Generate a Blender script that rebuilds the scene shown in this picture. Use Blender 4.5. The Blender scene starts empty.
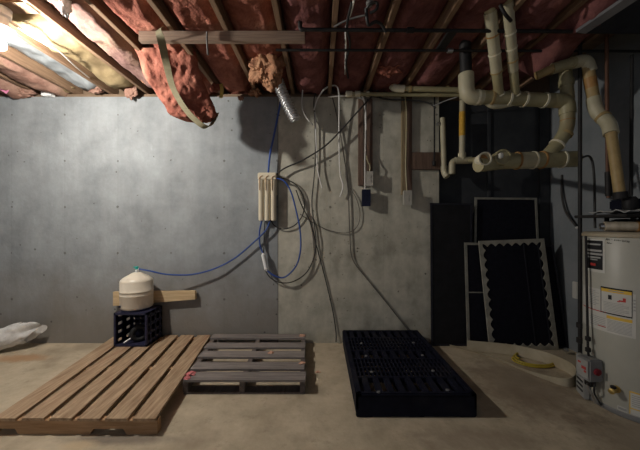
import bpy, bmesh, math, random
from mathutils import Vector, Matrix, noise
random.seed(7)
C = bpy.context.scene.collection
S = bpy.context.scene

# ------------------------------------------------------------------ camera, world, exposure
FPX, CAMH = 290.0, 1.30
cd = bpy.data.cameras.new('camera'); cd.sensor_width = 36.0; cd.lens = 36.0*FPX/640.0
cd.clip_start = 0.02; cd.clip_end = 100
cam = bpy.data.objects.new('camera', cd); C.objects.link(cam)
cam.location = (0, 0, CAMH); cam.rotation_euler = (math.pi/2, 0, 0)
S.camera = cam
w = bpy.data.worlds.new('world'); S.world = w; w.use_nodes = True
w.node_tree.nodes['Background'].inputs['Color'].default_value = (0.80, 0.86, 1.0, 1)
w.node_tree.nodes['Background'].inputs['Strength'].default_value = 0.26
S.view_settings.view_transform = 'Standard'; S.view_settings.look = 'None'
S.view_settings.gamma = 1.0; S.view_settings.use_curve_mapping = False
S.view_settings.exposure = 0.0
BULB = (-2.14, 1.94, 2.52); BULB_EMIT = 2600.0      # the bare ceiling bulb, the light of this room

def at(px, py, d):
    """a point seen at (px, py) standing d metres into the room"""
    return Vector(((px-320)*d/FPX, d, CAMH-(py-225)*d/FPX))

# ------------------------------------------------------------------ materials
def nd(t, kind, **kw):
    n = t.nodes.new(kind)
    for k, v in kw.items():
        setattr(n, k, v)
    return n
def mat(name, c1, c2=None, scale=8, rough=.8, bump=0, bscale=None, metal=0, stretch=(1, 1, 1), detail=6, c3=None, c3scale=3, c3amt=.5, spec=.3, contrast=(.35, .65), c3cut=(.55, .7)):
    m = bpy.data.materials.new(name); m.use_nodes = True; t = m.node_tree
    b = t.nodes['Principled BSDF']
    b.inputs['Roughness'].default_value = rough; b.inputs['Metallic'].default_value = metal
    b.inputs['Specular IOR Level'].default_value = spec
    c2 = c2 or c1
    tc = nd(t, 'ShaderNodeTexCoord'); mp = nd(t, 'ShaderNodeMapping'); mp.inputs['Scale'].default_value = stretch
    t.links.new(tc.outputs['Object'], mp.inputs['Vector'])
    n = nd(t, 'ShaderNodeTexNoise'); n.inputs['Scale'].default_value = scale; n.inputs['Detail'].default_value = detail
    n.inputs['Roughness'].default_value = .65
    t.links.new(mp.outputs[0], n.inputs['Vector'])
    r = nd(t, 'ShaderNodeValToRGB'); r.color_ramp.elements[0].position = contrast[0]; r.color_ramp.elements[1].position = contrast[1]
    r.color_ramp.elements[0].color = (*c1, 1); r.color_ramp.elements[1].color = (*c2, 1)
    t.links.new(n.outputs['Fac'], r.inputs['Fac'])
    out = r.outputs['Color']
    if c3:
        n3 = nd(t, 'ShaderNodeTexNoise'); n3.inputs['Scale'].default_value = c3scale; n3.inputs['Detail'].default_value = 5
        t.links.new(mp.outputs[0], n3.inputs['Vector'])
        mr = nd(t, 'ShaderNodeMapRange'); mr.inputs[1].default_value = c3cut[0]; mr.inputs[2].default_value = c3cut[1]; mr.inputs[4].default_value = c3amt
        t.links.new(n3.outputs['Fac'], mr.inputs[0])
        mx = nd(t, 'ShaderNodeMix', data_type='RGBA'); t.links.new(mr.outputs[0], mx.inputs['Factor'])
        t.links.new(out, mx.inputs['A']); mx.inputs['B'].default_value = (*c3, 1); out = mx.outputs['Result']
    t.links.new(out, b.inputs['Base Color'])
    if bump:
        nb = nd(t, 'ShaderNodeTexNoise'); nb.inputs['Scale'].default_value = bscale or scale*3; nb.inputs['Detail'].default_value = 6
        t.links.new(mp.outputs[0], nb.inputs['Vector'])
        bp = nd(t, 'ShaderNodeBump'); bp.inputs['Strength'].default_value = bump; bp.inputs['Distance'].default_value = .01
        t.links.new(nb.outputs['Fac'], bp.inputs['Height']); t.links.new(bp.outputs[0], b.inputs['Normal'])
    return m
def emit_mat(name, col, strength):
    m = bpy.data.materials.new(name); m.use_nodes = True; t = m.node_tree
    b = t.nodes['Principled BSDF']; b.inputs['Base Color'].default_value = (.9, .9, .9, 1)
    b.inputs['Emission Color'].default_value = (*col, 1); b.inputs['Emission Strength'].default_value = strength
    return m

def wall_mat():
    """poured concrete: grey wash on the left third, bare warm concrete on the right, pour seams and tie holes"""
    m = mat('poured_concrete', (.38, .362, .295), (.58, .55, .455), 5, .85, .25, 30, c3=(.17, .155, .12), c3scale=3.4, c3amt=.55, stretch=(1, 1, .8), spec=.2)
    t = m.node_tree; b = t.nodes['Principled BSDF']
    bare = b.inputs['Base Color'].links[0].from_socket
    tc = nd(t, 'ShaderNodeTexCoord'); sx = nd(t, 'ShaderNodeSeparateXYZ'); t.links.new(tc.outputs['Object'], sx.inputs[0])
    mp = nd(t, 'ShaderNodeMapping'); mp.inputs['Scale'].default_value = (3.2, 1, .45); t.links.new(tc.outputs['Object'], mp.inputs[0])
    n = nd(t, 'ShaderNodeTexNoise'); n.inputs['Scale'].default_value = 1.6; n.inputs['Detail'].default_value = 8; n.inputs['Roughness'].default_value = .6
    t.links.new(mp.outputs[0], n.inputs['Vector'])
    r = nd(t, 'ShaderNodeValToRGB'); r.color_ramp.elements[0].position = .3; r.color_ramp.elements[1].position = .75
    r.color_ramp.elements[0].color = (.26, .28, .29, 1); r.color_ramp.elements[1].color = (.325, .343, .352, 1)
    t.links.new(n.outputs['Fac'], r.inputs[0])
    n2 = nd(t, 'ShaderNodeTexNoise'); n2.inputs['Scale'].default_value = 2.3; n2.inputs['Detail'].default_value = 9; n2.inputs['Roughness'].default_value = .7
    t.links.new(tc.outputs['Object'], n2.inputs['Vector'])
    r2 = nd(t, 'ShaderNodeMapRange'); r2.inputs[1].default_value = .3; r2.inputs[2].default_value = .75; r2.inputs[3].default_value = .66; r2.inputs[4].default_value = 1.22
    t.links.new(n2.outputs['Fac'], r2.inputs[0])
    gm = nd(t, 'ShaderNodeMix', data_type='RGBA', blend_type='MULTIPLY'); gm.inputs['Factor'].default_value = 1
    t.links.new(r.outputs[0], gm.inputs['A']); t.links.new(r2.outputs[0], gm.inputs['B'])
    # lower rough band, warmer, where the wash has worn off near the floor
    def math_(op, a, bb=None, cc=None):
        k = nd(t, 'ShaderNodeMath', operation=op)
        for i, v in enumerate((a, bb, cc)):
            if v is None: continue
            if isinstance(v, (int, float)): k.inputs[i].default_value = v
            else: t.links.new(v, k.inputs[i])
        return k.outputs[0]
    X, Z = sx.outputs[0], sx.outputs[2]
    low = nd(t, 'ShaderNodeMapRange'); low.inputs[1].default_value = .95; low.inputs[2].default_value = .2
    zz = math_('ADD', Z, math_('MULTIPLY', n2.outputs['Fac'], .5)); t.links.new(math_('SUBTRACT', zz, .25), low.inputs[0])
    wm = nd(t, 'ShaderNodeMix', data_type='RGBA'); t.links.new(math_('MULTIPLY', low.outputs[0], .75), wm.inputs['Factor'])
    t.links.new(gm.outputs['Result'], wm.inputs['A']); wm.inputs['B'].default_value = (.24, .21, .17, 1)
    side = math_('GREATER_THAN', X, -.462)
    sm = nd(t, 'ShaderNodeMix', data_type='RGBA'); t.links.new(side, sm.inputs['Factor'])
    t.links.new(wm.outputs['Result'], sm.inputs['A']); t.links.new(bare, sm.inputs['B'])
    # form seams and tie holes on a regular grid
    fx = math_('SUBTRACT', math_('FRACT', math_('DIVIDE', math_('ADD', X, 20+1.639), .584)), .5)   # tie columns at cell centres
    fx = math_('ABSOLUTE', math_('MULTIPLY', math_('SUBTRACT', math_('FRACT', math_('ADD', math_('DIVIDE', math_('ADD', X, 1.639), .584), 20.5)), .5), .584))
    fz = math_('ABSOLUTE', math_('MULTIPLY', math_('SUBTRACT', math_('FRACT', math_('ADD', math_('DIVIDE', math_('SUBTRACT', Z, .99), .508), 20.5)), .5), .508))
    dd = math_('SQRT', math_('ADD', math_('MULTIPLY', fx, fx), math_('MULTIPLY', fz, fz)))
    nj = nd(t, 'ShaderNodeTexNoise'); nj.inputs['Scale'].default_value = 14
    t.links.new(tc.outputs['Object'], nj.inputs['Vector'])
    dd = math_('ADD', dd, math_('MULTIPLY', math_('SUBTRACT', nj.outputs['Fac'], .5), .035))
    hole = math_('MULTIPLY', math_('LESS_THAN', dd, .011), math_('GREATER_THAN', n2.outputs['Fac'], .46))
    seam = math_('MULTIPLY', math_('LESS_THAN', fx, .0035), .10)
    edge = math_('MULTIPLY', math_('LESS_THAN', math_('ABSOLUTE', math_('ADD', X, .462)), .006), .5)
    pit = nd(t, 'ShaderNodeTexVoronoi'); pit.inputs['Scale'].default_value = 8; t.links.new(tc.outputs['Object'], pit.inputs['Vector'])
    pits = math_('MULTIPLY', math_('LESS_THAN', pit.outputs['Distance'], .085), math_('GREATER_THAN', nj.outputs['Fac'], .50))
    pit2 = nd(t, 'ShaderNodeTexVoronoi'); pit2.inputs['Scale'].default_value = 17; t.links.new(tc.outputs['Object'], pit2.inputs['Vector'])
    pits = math_('MAXIMUM', pits, math_('MULTIPLY', math_('MULTIPLY', math_('LESS_THAN', pit2.outputs['Distance'], .13), math_('GREATER_THAN', n2.outputs['Fac'], .52)), math_('MULTIPLY', side, .6)))
    dark = math_('MINIMUM', math_('ADD', math_('ADD', math_('MULTIPLY', hole, .6), seam), math_('ADD', math_('MULTIPLY', pits, .75), edge)), .8)
    fm = nd(t, 'ShaderNodeMix', data_type='RGBA'); t.links.new(dark, fm.inputs['Factor'])
    t.links.new(sm.outputs['Result'], fm.inputs['A']); fm.inputs['B'].default_value = (.08, .075, .065, 1)
    # pale vertical scuffs and chips on the washed part
    ms = nd(t, 'ShaderNodeMapping'); ms.inputs['Scale'].default_value = (9, 1, 2.2); t.links.new(tc.outputs['Object'], ms.inputs[0])
    ns = nd(t, 'ShaderNodeTexNoise'); ns.inputs['Scale'].default_value = 2.2; ns.inputs['Detail'].default_value = 10; ns.inputs['Roughness'].default_value = .75
    t.links.new(ms.outputs[0], ns.inputs['Vector'])
    rs = nd(t, 'ShaderNodeMapRange'); rs.inputs[1].default_value = .60; rs.inputs[2].default_value = .74; rs.inputs[4].default_value = .45
    t.links.new(ns.outputs['Fac'], rs.inputs[0])
    xm = nd(t, 'ShaderNodeMix', data_type='RGBA'); t.links.new(math_('MULTIPLY', rs.outputs[0], math_('SUBTRACT', 1, side)), xm.inputs['Factor'])
    t.links.new(fm.outputs['Result'], xm.inputs['A']); xm.inputs['B'].default_value = (.47, .49, .50, 1)
    t.links.new(xm.outputs['Result'], b.inputs['Base Color'])
    return m

def floor_mat():
    m = mat('concrete_floor', (.42, .352, .25), (.60, .51, .375), 3.6, .8, .45, 26, c3=(.29, .225, .155), c3scale=2.1, c3amt=.65, spec=.25)
    t = m.node_tree; b = t.nodes['Principled BSDF']; src = b.inputs['Base Color'].links[0].from_socket
    tc = nd(t, 'ShaderNodeTexCoord')
    n2 = nd(t, 'ShaderNodeTexNoise'); n2.inputs['Scale'].default_value = 9; n2.inputs['Detail'].default_value = 9; n2.inputs['Roughness'].default_value = .75
    t.links.new(tc.outputs['Object'], n2.inputs['Vector'])
    r2 = nd(t, 'ShaderNodeMapRange'); r2.inputs[1].default_value = .56; r2.inputs[2].default_value = .72; r2.inputs[4].default_value = .5
    t.links.new(n2.outputs['Fac'], r2.inputs[0])
    mx = nd(t, 'ShaderNodeMix', data_type='RGBA'); t.links.new(r2.outputs[0], mx.inputs['Factor']); t.links.new(src, mx.inputs['A'])
    mx.inputs['B'].default_value = (.22, .16, .115, 1)
    out = mx.outputs['Result']
    # stains with a place of their own: rust by the sack, damp patch by the planked pallet, dry chalky patch inside it
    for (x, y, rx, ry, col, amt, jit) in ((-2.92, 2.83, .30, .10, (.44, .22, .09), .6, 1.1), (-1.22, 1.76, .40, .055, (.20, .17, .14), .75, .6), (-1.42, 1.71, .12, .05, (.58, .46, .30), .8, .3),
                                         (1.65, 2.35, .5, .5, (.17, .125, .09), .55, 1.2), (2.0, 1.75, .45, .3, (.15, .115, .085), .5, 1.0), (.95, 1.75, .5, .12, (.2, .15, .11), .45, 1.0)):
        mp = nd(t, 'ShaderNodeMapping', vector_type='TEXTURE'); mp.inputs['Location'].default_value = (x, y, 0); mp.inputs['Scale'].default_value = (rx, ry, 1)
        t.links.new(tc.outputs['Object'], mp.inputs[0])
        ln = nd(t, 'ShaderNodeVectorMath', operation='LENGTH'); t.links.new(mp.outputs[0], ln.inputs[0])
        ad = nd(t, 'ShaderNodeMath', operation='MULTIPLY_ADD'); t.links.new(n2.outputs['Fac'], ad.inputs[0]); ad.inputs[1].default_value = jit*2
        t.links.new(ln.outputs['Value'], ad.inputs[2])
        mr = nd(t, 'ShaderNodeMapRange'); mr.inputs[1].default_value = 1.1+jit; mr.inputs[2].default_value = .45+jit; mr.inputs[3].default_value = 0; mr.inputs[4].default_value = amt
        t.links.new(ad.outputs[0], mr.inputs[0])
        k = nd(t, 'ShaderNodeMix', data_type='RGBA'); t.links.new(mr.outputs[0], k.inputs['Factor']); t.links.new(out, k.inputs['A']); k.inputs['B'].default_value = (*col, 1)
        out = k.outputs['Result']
    t.links.new(out, b.inputs['Base Color'])
    return m

M = {}
M['wall'] = wall_mat()
M['floor'] = floor_mat()
M['slate'] = mat('dark_slate_paint', (.035, .038, .043), (.055, .058, .062), 4, .8, .15)
M['wall_right'] = mat('grey_painted_concrete', (.20, .22, .23), (.26, .275, .285), 3, .85, .2, 20)
M['subfloor'] = mat('subfloor_plywood', (.16, .11, .07), (.22, .15, .10), 4, .9, .1, stretch=(1, 6, 1))
M['joist'] = mat('joist_wood', (.17, .10, .06), (.29, .185, .112), 7, .8, .15, 30, stretch=(9, .5, 9))
M['old_board'] = mat('weathered_board', (.24, .165, .12), (.36, .26, .19), 7, .85, .2, stretch=(.5, 9, 9))
M['pallet_wood'] = mat('pallet_brown_wood', (.28, .18, .105), (.53, .385, .25), 6, .8, .4, 24, stretch=(8, .6, 8), c3=(.36, .14, .08), c3scale=1.1, c3amt=.35, c3cut=(.58, .72))
M['pallet_face'] = mat('pallet_stringer_wood', (.34, .20, .10), (.50, .32, .18), 6, .8, .3, 24, stretch=(.6, 8, 8))
M['grey_wood'] = mat('grey_weathered_wood', (.165, .145, .135), (.29, .255, .235), 6, .85, .3, 26, stretch=(.6, 8, 8))
M['grey_wood_dark'] = mat('grey_stringer_wood', (.11, .09, .08), (.18, .15, .135), 6, .85, .3, 26, stretch=(8, .6, 8))
M['clean_wood'] = mat('pine_wood', (.52, .37, .20), (.70, .53, .32), 6, .7, .1, stretch=(.5, 8, 8))
M['dark_wood'] = mat('red_brown_wood', (.10, .062, .046), (.17, .11, .08), 8, .8, .15, stretch=(8, 8, .5))
M['tan_wood'] = mat('furring_wood', (.21, .155, .085), (.30, .23, .135), 8, .8, .15, stretch=(8, 8, .5))
M['black_plastic'] = mat('black_plastic', (.0045, .005, .013), (.010, .011, .022), 10, .65, .1, 40, c3=(.04, .037, .036), c3scale=4, c3amt=.35, spec=.12)
M['crate_plastic'] = mat('navy_crate_plastic', (.012, .013, .035), (.03, .03, .07), 12, .5, .05, spec=.4)
M['rubber'] = mat('black_rubber', (.012, .012, .012), (.03, .03, .03), 20, .6, .1)
M['cream'] = mat('cream_enamel', (.74, .66, .53), (.80, .72, .59), 6, .35, 0, spec=.5)
M['cream_plastic'] = mat('cream_filter_plastic', (.70, .62, .46), (.76, .68, .52), 6, .4, 0, spec=.4)
M['teal'] = mat('teal_plastic', (.02, .32, .28), (.03, .38, .33), 6, .4)
M['blue_tube'] = mat('blue_tubing', (.022, .065, .27), (.03, .085, .33), 6, .35, spec=.5)
M['blue_plastic'] = mat('blue_box_plastic', (.006, .007, .024), (.010, .012, .034), 6, .4)
M['black_cable'] = mat('black_cable', (.014, .014, .015), (.028, .027, .026), 6, .5)
M['grey_cable'] = mat('grey_cable', (.15, .15, .15), (.22, .21, .2), 6, .5)
M['white_cable'] = mat('white_cable', (.62, .60, .56), (.72, .70, .66), 6, .5)
M['pvc'] = mat('cream_pvc', (.29, .255, .14), (.41, .365, .21), 5, .45, .05, c3=(.22, .16, .08), c3scale=4, c3amt=.5, spec=.45)
M['pvc_pale'] = mat('pale_pvc', (.40, .36, .235), (.52, .475, .33), 5, .45, .05, spec=.45)
M['pvc_rim'] = mat('pvc_bright_rim', (.66, .61, .45), (.74, .69, .53), 5, .4, spec=.45)
M['primer'] = mat('pipe_primer', (.32, .225, .095), (.42, .30, .135), 12, .5)
M['orange_tag'] = mat('orange_marking', (.55, .30, .03), (.70, .42, .06), 30, .6)
M['stain'] = mat('primer_brown', (.30, .15, .05), (.42, .23, .08), 12, .5)
M['copper'] = mat('old_copper', (.11, .055, .035), (.16, .08, .05), 8, .55, .05, metal=.3)
M['iron'] = mat('black_iron_pipe', (.016, .015, .016), (.035, .032, .03), 10, .6, .05, metal=.3)
M['foil'] = mat('foil_duct', (.62, .62, .62), (.78, .78, .78), 10, .32, .2, 50, metal=.85)
M['chrome'] = mat('steel', (.45, .45, .45), (.6, .6, .6), 10, .3, metal=.9)
M['brass'] = mat('brass', (.55, .38, .12), (.66, .47, .17), 10, .35, metal=.8)
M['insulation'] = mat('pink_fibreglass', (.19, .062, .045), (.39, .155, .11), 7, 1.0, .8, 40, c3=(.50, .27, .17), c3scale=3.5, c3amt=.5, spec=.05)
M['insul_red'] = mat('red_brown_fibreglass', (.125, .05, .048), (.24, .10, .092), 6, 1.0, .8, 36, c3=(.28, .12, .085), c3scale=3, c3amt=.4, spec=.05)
M['insul_pale'] = mat('pale_fibreglass', (.24, .125, .095), (.40, .25, .19), 5, 1.0, .7, 36, c3=(.42, .32, .19), c3scale=2.4, c3amt=.7, spec=.05)  # paler pinkish-tan fibreglass
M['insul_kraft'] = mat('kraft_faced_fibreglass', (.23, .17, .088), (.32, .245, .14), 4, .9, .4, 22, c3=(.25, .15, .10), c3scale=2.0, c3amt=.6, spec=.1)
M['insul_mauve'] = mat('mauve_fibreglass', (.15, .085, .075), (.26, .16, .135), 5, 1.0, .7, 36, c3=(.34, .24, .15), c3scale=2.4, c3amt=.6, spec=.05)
M['insul_grey'] = mat('grey_film_faced_fibreglass', (.27, .29, .30), (.36, .38, .39), 3, .6, .2, 14, spec=.2)
M['insul_orange'] = mat('orange_fibreglass', (.30, .14, .08), (.50, .28, .165), 9, 1.0, .9, 45, c3=(.22, .075, .055), c3scale=6, c3amt=.5, spec=.05)
M['kraft'] = mat('kraft_paper', (.17, .15, .09), (.25, .22, .135), 6, .75, .2, stretch=(1, 1, 3))
M['yellow_scrap'] = mat('yellow_scrap', (.60, .50, .12), (.72, .62, .2), 8, .7)
M['pink_scrap'] = mat('pink_scrap', (.52, .14, .15), (.66, .24, .24), 14, .9, .3)
M['orange_scrap'] = mat('peach_scrap', (.62, .33, .22), (.72, .45, .32), 14, .9, .3)
M['sack'] = mat('white_woven_sack', (.58, .57, .55), (.74, .73, .70), 14, .7, .5, 60)
M['screen'] = mat('black_screen_mesh', (.006, .006, .011), (.011, .011, .018), 30, .8, spec=.15)
M['screen_sheet'] = mat('black_sheet', (.010, .010, .011), (.016, .016, .018), 8, .75, spec=.2)
M['alu'] = mat('dull_aluminium_frame', (.22, .215, .18), (.32, .305, .26), 12, .5, .05, metal=.15)
M['scallop'] = mat('weathered_white_paint', (.25, .24, .20), (.38, .36, .30), 10, .7, .15)
M['black_frame'] = mat('black_frame', (.012, .012, .018), (.022, .022, .03), 12, .6)
M['strip'] = mat('cream_vinyl', (.46, .40, .28), (.56, .50, .37), 6, .5, .05, c3=(.34, .27, .17), c3scale=4, c3amt=.5)
M['yellow_hose'] = mat('yellow_hose', (.42, .32, .03), (.52, .40, .05), 6, .45)
M['heater'] = mat('grey_beige_enamel', (.42, .41, .35), (.47, .46, .395), 2.5, .4, 0, spec=.45)
M['heater_cap'] = mat('heater_top_tan', (.34, .29, .20), (.42, .36, .26), 5, .5)
M['paper'] = mat('label_paper', (.56, .55, .50), (.62, .61, .56), 6, .6)
M['paper_grey'] = mat('label_print_grey', (.34, .34, .33), (.42, .42, .40), 30, .6)
M['ink'] = mat('black_ink', (.012, .012, .014), (.02, .02, .022), 30, .5)
M['red_ink'] = mat('red_ink', (.46, .04, .035), (.50, .055, .045), 30, .5)
M['yellow_ink'] = mat('amber_ink', (.72, .46, .06), (.78, .52, .09), 30, .5)
M['valve_grey'] = mat('gas_control_grey', (.20, .20, .20), (.27, .27, .26), 10, .5)
M['panel_pale'] = mat('pale_metal', (.30, .30, .285), (.37, .37, .35), 10, .45)
M['porcelain'] = mat('porcelain', (.78, .78, .76), (.84, .84, .82), 6, .3, spec=.5)
M['pink_plastic'] = mat('pink_film', (.62, .20, .34), (.72, .30, .44), 6, .5)
M['wrap'] = mat('foil_pipe_wrap', (.48, .40, .28), (.68, .60, .46), 9, .4, .5, 30, metal=.25, c3=(.28, .17, .09), c3scale=7, c3amt=.6)
M['box_grey'] = mat('worn_outlet_plastic', (.38, .36, .31), (.45, .43, .38), 6, .6)
M['worn_cable'] = mat('worn_black_cable', (.030, .029, .028), (.055, .052, .048), 6, .6)
M['dark_red'] = mat('dark_red_plastic', (.16, .012, .018), (.22, .02, .03), 6, .5)
M['cord'] = mat('shadow_line_brown', (.10, .09, .08), (.14, .13, .115), 6, .7)  # grey-brown that puts soft wall shadows into the colour
M['bulb'] = emit_mat('bulb_glow', (1.0, .955, .88), BULB_EMIT)
M['duct_grey'] = mat('pale_grey_duct', (.13, .125, .13), (.17, .165, .17), 4, .5)

# ------------------------------------------------------------------ mesh builder
WORLD = {}
class MB:
    def __init__(s): s.v = []; s.f = []; s.mi = []; s.k = 0
    def _add(s, vs, fs):
        o = len(s.v); s.v += [Vector(p) for p in vs]
        for f in fs: s.f.append([i+o for i in f]); s.mi.append(s.k)
        return s
    def hexa(s, p):        # 8 corners: 4 bottom ring, 4 top ring
        return s._add(p, [(0, 3, 2, 1), (4, 5, 6, 7), (0, 1, 5, 4), (1, 2, 6, 5), (2, 3, 7, 6), (3, 0, 4, 7)])
    def box(s, x0, x1, y0, y1, z0, z1, bev=0):
        if bev:
            bm = bmesh.new(); bmesh.ops.create_cube(bm, size=1)
            for v in bm.verts: v.co = Vector(((x0+x1)/2+v.co.x*(x1-x0), (y0+y1)/2+v.co.y*(y1-y0), (z0+z1)/2+v.co.z*(z1-z0)))
            bmesh.ops.bevel(bm, geom=bm.edges[:], offset=bev, segments=2, affect='EDGES', clamp_overlap=True)
            return s.frombm(bm)
        return s.hexa([(x0, y0, z0), (x1, y0, z0), (x1, y1, z0), (x0, y1, z0), (x0, y0, z1), (x1, y0, z1), (x1, y1, z1), (x0, y1, z1)])
    def frombm(s, bm):
        bm.verts.index_update(); s._add([v.co.copy() for v in bm.verts], [[v.index for v in f.verts] for f in bm.faces]); bm.free(); return s
    def obox(s, c, ax, ay, az, sx, sy, sz, bev=0):   # oriented box by centre, three unit axes, sizes
        bm = bmesh.new(); bmesh.ops.create_cube(bm, size=1)
        for v in bm.verts: v.co = Vector((v.co.x*sx, v.co.y*sy, v.co.z*sz))
        if bev: bmesh.ops.bevel(bm, geom=bm.edges[:], offset=bev, segments=2, affect='EDGES', clamp_overlap=True)
        for v in bm.verts: v.co = Vector(c)+Vector(ax)*v.co.x+Vector(ay)*v.co.y+Vector(az)*v.co.z
        return s.frombm(bm)
    def bar(s, a, b, wd, ht, up=(0, 0, 1)):
        a, b = Vector(a), Vector(b); d = (b-a); L = d.length; d.normalize()
        sd = d.cross(Vector(up))
        if sd.length < 1e-4: sd = d.cross(Vector((0, 1, 0)))
        sd.normalize(); u = sd.cross(d).normalized()
        return s.obox((a+b)/2, d, sd, u, L, wd, ht)
    def prism(s, pts, dvec):
        n = len(pts); d = Vector(dvec); a = [Vector(p) for p in pts]
        return s._add(a+[p+d for p in a], [list(range(n))[::-1], list(range(n, 2*n))]+[(i, (i+1) % n, (i+1) % n+n, i+n) for i in range(n)])
    def tube(s, pts, r, sides=10, cap=True, radii=None):
        pts = [Vector(p) for p in pts]; n = len(pts); T = []
        for i in range(n):
            T.append((pts[min(i+1, n-1)]-pts[max(i-1, 0)]).normalized())
        u = T[0].cross(Vector((0, 0, 1)))
        if u.length < .05: u = T[0].cross(Vector((1, 0, 0)))
        u.normalize(); vs = []; fs = []
        for i in range(n):
            u = (u-T[i]*u.dot(T[i])).normalized(); vv = T[i].cross(u)
            rr = radii[i] if radii else r
            for k in range(sides):
                a = 2*math.pi*k/sides; vs.append(pts[i]+(u*math.cos(a)+vv*math.sin(a))*rr)
        for i in range(n-1):
            for k in range(sides):
                k2 = (k+1) % sides; fs.append((i*sides+k, i*sides+k2, (i+1)*sides+k2, (i+1)*sides+k))
        if cap: fs += [tuple(range(sides))[::-1], tuple(range((n-1)*sides, n*sides))]
        return s._add(vs, fs)
    def lathe(s, c, prof, axis=(0, 0, 1), sides=32):   # prof: (radius, height) along axis
        A = Vector(axis).normalized(); u = A.cross(Vector((0, 1, 0)))
        if u.length < .1: u = A.cross(Vector((1, 0, 0)))
        u.normalize(); vv = A.cross(u); c = Vector(c); vs = []; fs = []; n = len(prof)
        for (r, h) in prof:
            for k in range(sides):
                a = 2*math.pi*k/sides; vs.append(c+A*h+(u*math.cos(a)+vv*math.sin(a))*max(r, 1e-4))
        for i in range(n-1):
            for k in range(sides):
                k2 = (k+1) % sides; fs.append((i*sides+k, i*sides+k2, (i+1)*sides+k2, (i+1)*sides+k))
        fs += [tuple(range(sides))[::-1], tuple(range((n-1)*sides, n*sides))]
        return s._add(vs, fs)
    def torus(s, c, axis, R, r, n=28, m=10):
        A = Vector(axis).normalized(); u = A.cross(Vector((0, 0, 1)))
        if u.length < .1: u = A.cross(Vector((1, 0, 0)))
        u.normalize(); v = A.cross(u); c = Vector(c); vs = []; fs = []
        for i in range(n):
            a = 2*math.pi*i/n; d = u*math.cos(a)+v*math.sin(a)
            for j in range(m):
                b = 2*math.pi*j/m; vs.append(c+d*(R+r*math.cos(b))+A*r*math.sin(b))
        for i in range(n):
            for j in range(m):
                fs.append((i*m+j, ((i+1) % n)*m+j, ((i+1) % n)*m+(j+1) % m, i*m+(j+1) % m))
        return s._add(vs, fs)
    def grid(s, fn, nu, nv):
        vs = [fn(i/nu, j/nv) for i in range(nu+1) for j in range(nv+1)]
        fs = [(i*(nv+1)+j, (i+1)*(nv+1)+j, (i+1)*(nv+1)+j+1, i*(nv+1)+j+1) for i in range(nu) for j in range(nv)]
        return s._add(vs, fs)
    def slab(s, top, bot, nu, nv):    # closed slab between two surfaces
        a = [top(i/nu, j/nv) for i in range(nu+1) for j in range(nv+1)]; b = [bot(i/nu, j/nv) for i in range(nu+1) for j in range(nv+1)]
        N = len(a); W = nv+1; fs = []
        for i in range(nu):
            for j in range(nv):
                q = (i*W+j, (i+1)*W+j, (i+1)*W+j+1, i*W+j+1); fs += [q, tuple(k+N for k in q[::-1])]
        ring = [i*W for i in range(nu+1)]+[nu*W+j for j in range(1, nv+1)]+[i*W+nv for i in range(nu-1, -1, -1)]+[j for j in range(nv-1, 0, -1)]
        for k in range(len(ring)):
            p, q = ring[k], ring[(k+1) % len(ring)]; fs.append((q, p, p+N, q+N))
        return s._add(a+b, fs)
    def build(s, name, mats, parent=None, smooth=True, angle=35, origin=None):
        if not isinstance(mats, (list, tuple)): mats = [mats]
        if parent is not None: o0 = WORLD[parent.name]
        elif origin is not None: o0 = Vector(origin)
        else:
            lo = Vector([min(p[i] for p in s.v) for i in range(3)]); hi = Vector([max(p[i] for p in s.v) for i in range(3)])
            o0 = Vector(((lo.x+hi.x)/2, (lo.y+hi.y)/2, lo.z))
        me = bpy.data.meshes.new(name); me.from_pydata([p-o0 for p in s.v], [], s.f)
        for m in mats: me.materials.append(m)
        me.polygons.foreach_set('material_index', s.mi)
        bm = bmesh.new(); bm.from_mesh(me); bmesh.ops.recalc_face_normals(bm, faces=bm.faces[:]); bm.to_mesh(me); bm.free()
        if smooth:
            me.polygons.foreach_set('use_smooth', [True]*len(me.polygons)); me.set_sharp_from_angle(angle=math.radians(angle))
        me.update()
        o = bpy.data.objects.new(name, me); C.objects.link(o)
        if parent is not None: o.parent = parent
        else: o.location = o0
        WORLD[o.name] = o0
        return o

def tag(o, label, cat, group=None):
    o['label'] = label; o['category'] = cat
    if group: o['group'] = group
    return o
def thing(name, label, cat, loc, group=None):
    o = bpy.data.objects.new(name, None); C.objects.link(o); o.location = loc; o.empty_display_size = .05
    WORLD[o.name] = Vector(loc); return tag(o, label, cat, group)
def struct(o): o['kind'] = 'structure'; return o
def copy_tree(root, shift, label):
    r = root.copy(); C.objects.link(r); r.location = root.location+Vector(shift); r['label'] = label
    WORLD[r.name] = WORLD[root.name]+Vector(shift)
    for ch in list(root.children):
        c = ch.copy(); C.objects.link(c); c.parent = r
        for g in list(ch.children):
            d = g.copy(); C.objects.link(d); d.parent = c
    return r
def smoothpath(pts, n=8):
    """Catmull-Rom through the points"""
    P = [Vector(p) for p in pts]; P = [P[0]*2-P[1]]+P+[P[-1]*2-P[-2]]; out = []
    for i in range(1, len(P)-2):
        a, b, c, d = P[i-1:i+3]
        for k in range(n):
            t = k/n; out.append(.5*((2*b)+(c-a)*t+(2*a-5*b+4*c-d)*t*t+(3*b-a-3*c+d)*t**3))
    out.append(P[-2]); return out
def fillet(pts, r, n=7):
    """polyline with rounded corners of about r"""
    P = [Vector(p) for p in pts]; out = [P[0]]
    for i in range(1, len(P)-1):
        a = (P[i-1]-P[i]); b = (P[i+1]-P[i]); ra = min(r, a.length*.48); rb = min(r, b.length*.48)
        s0 = P[i]+a.normalized()*ra; s1 = P[i]+b.normalized()*rb
        for k in range(n+1):
            t = k/n; out.append(s0*(1-t)**2+P[i]*2*t*(1-t)+s1*t*t)
    out.append(P[-1]); return out
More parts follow.
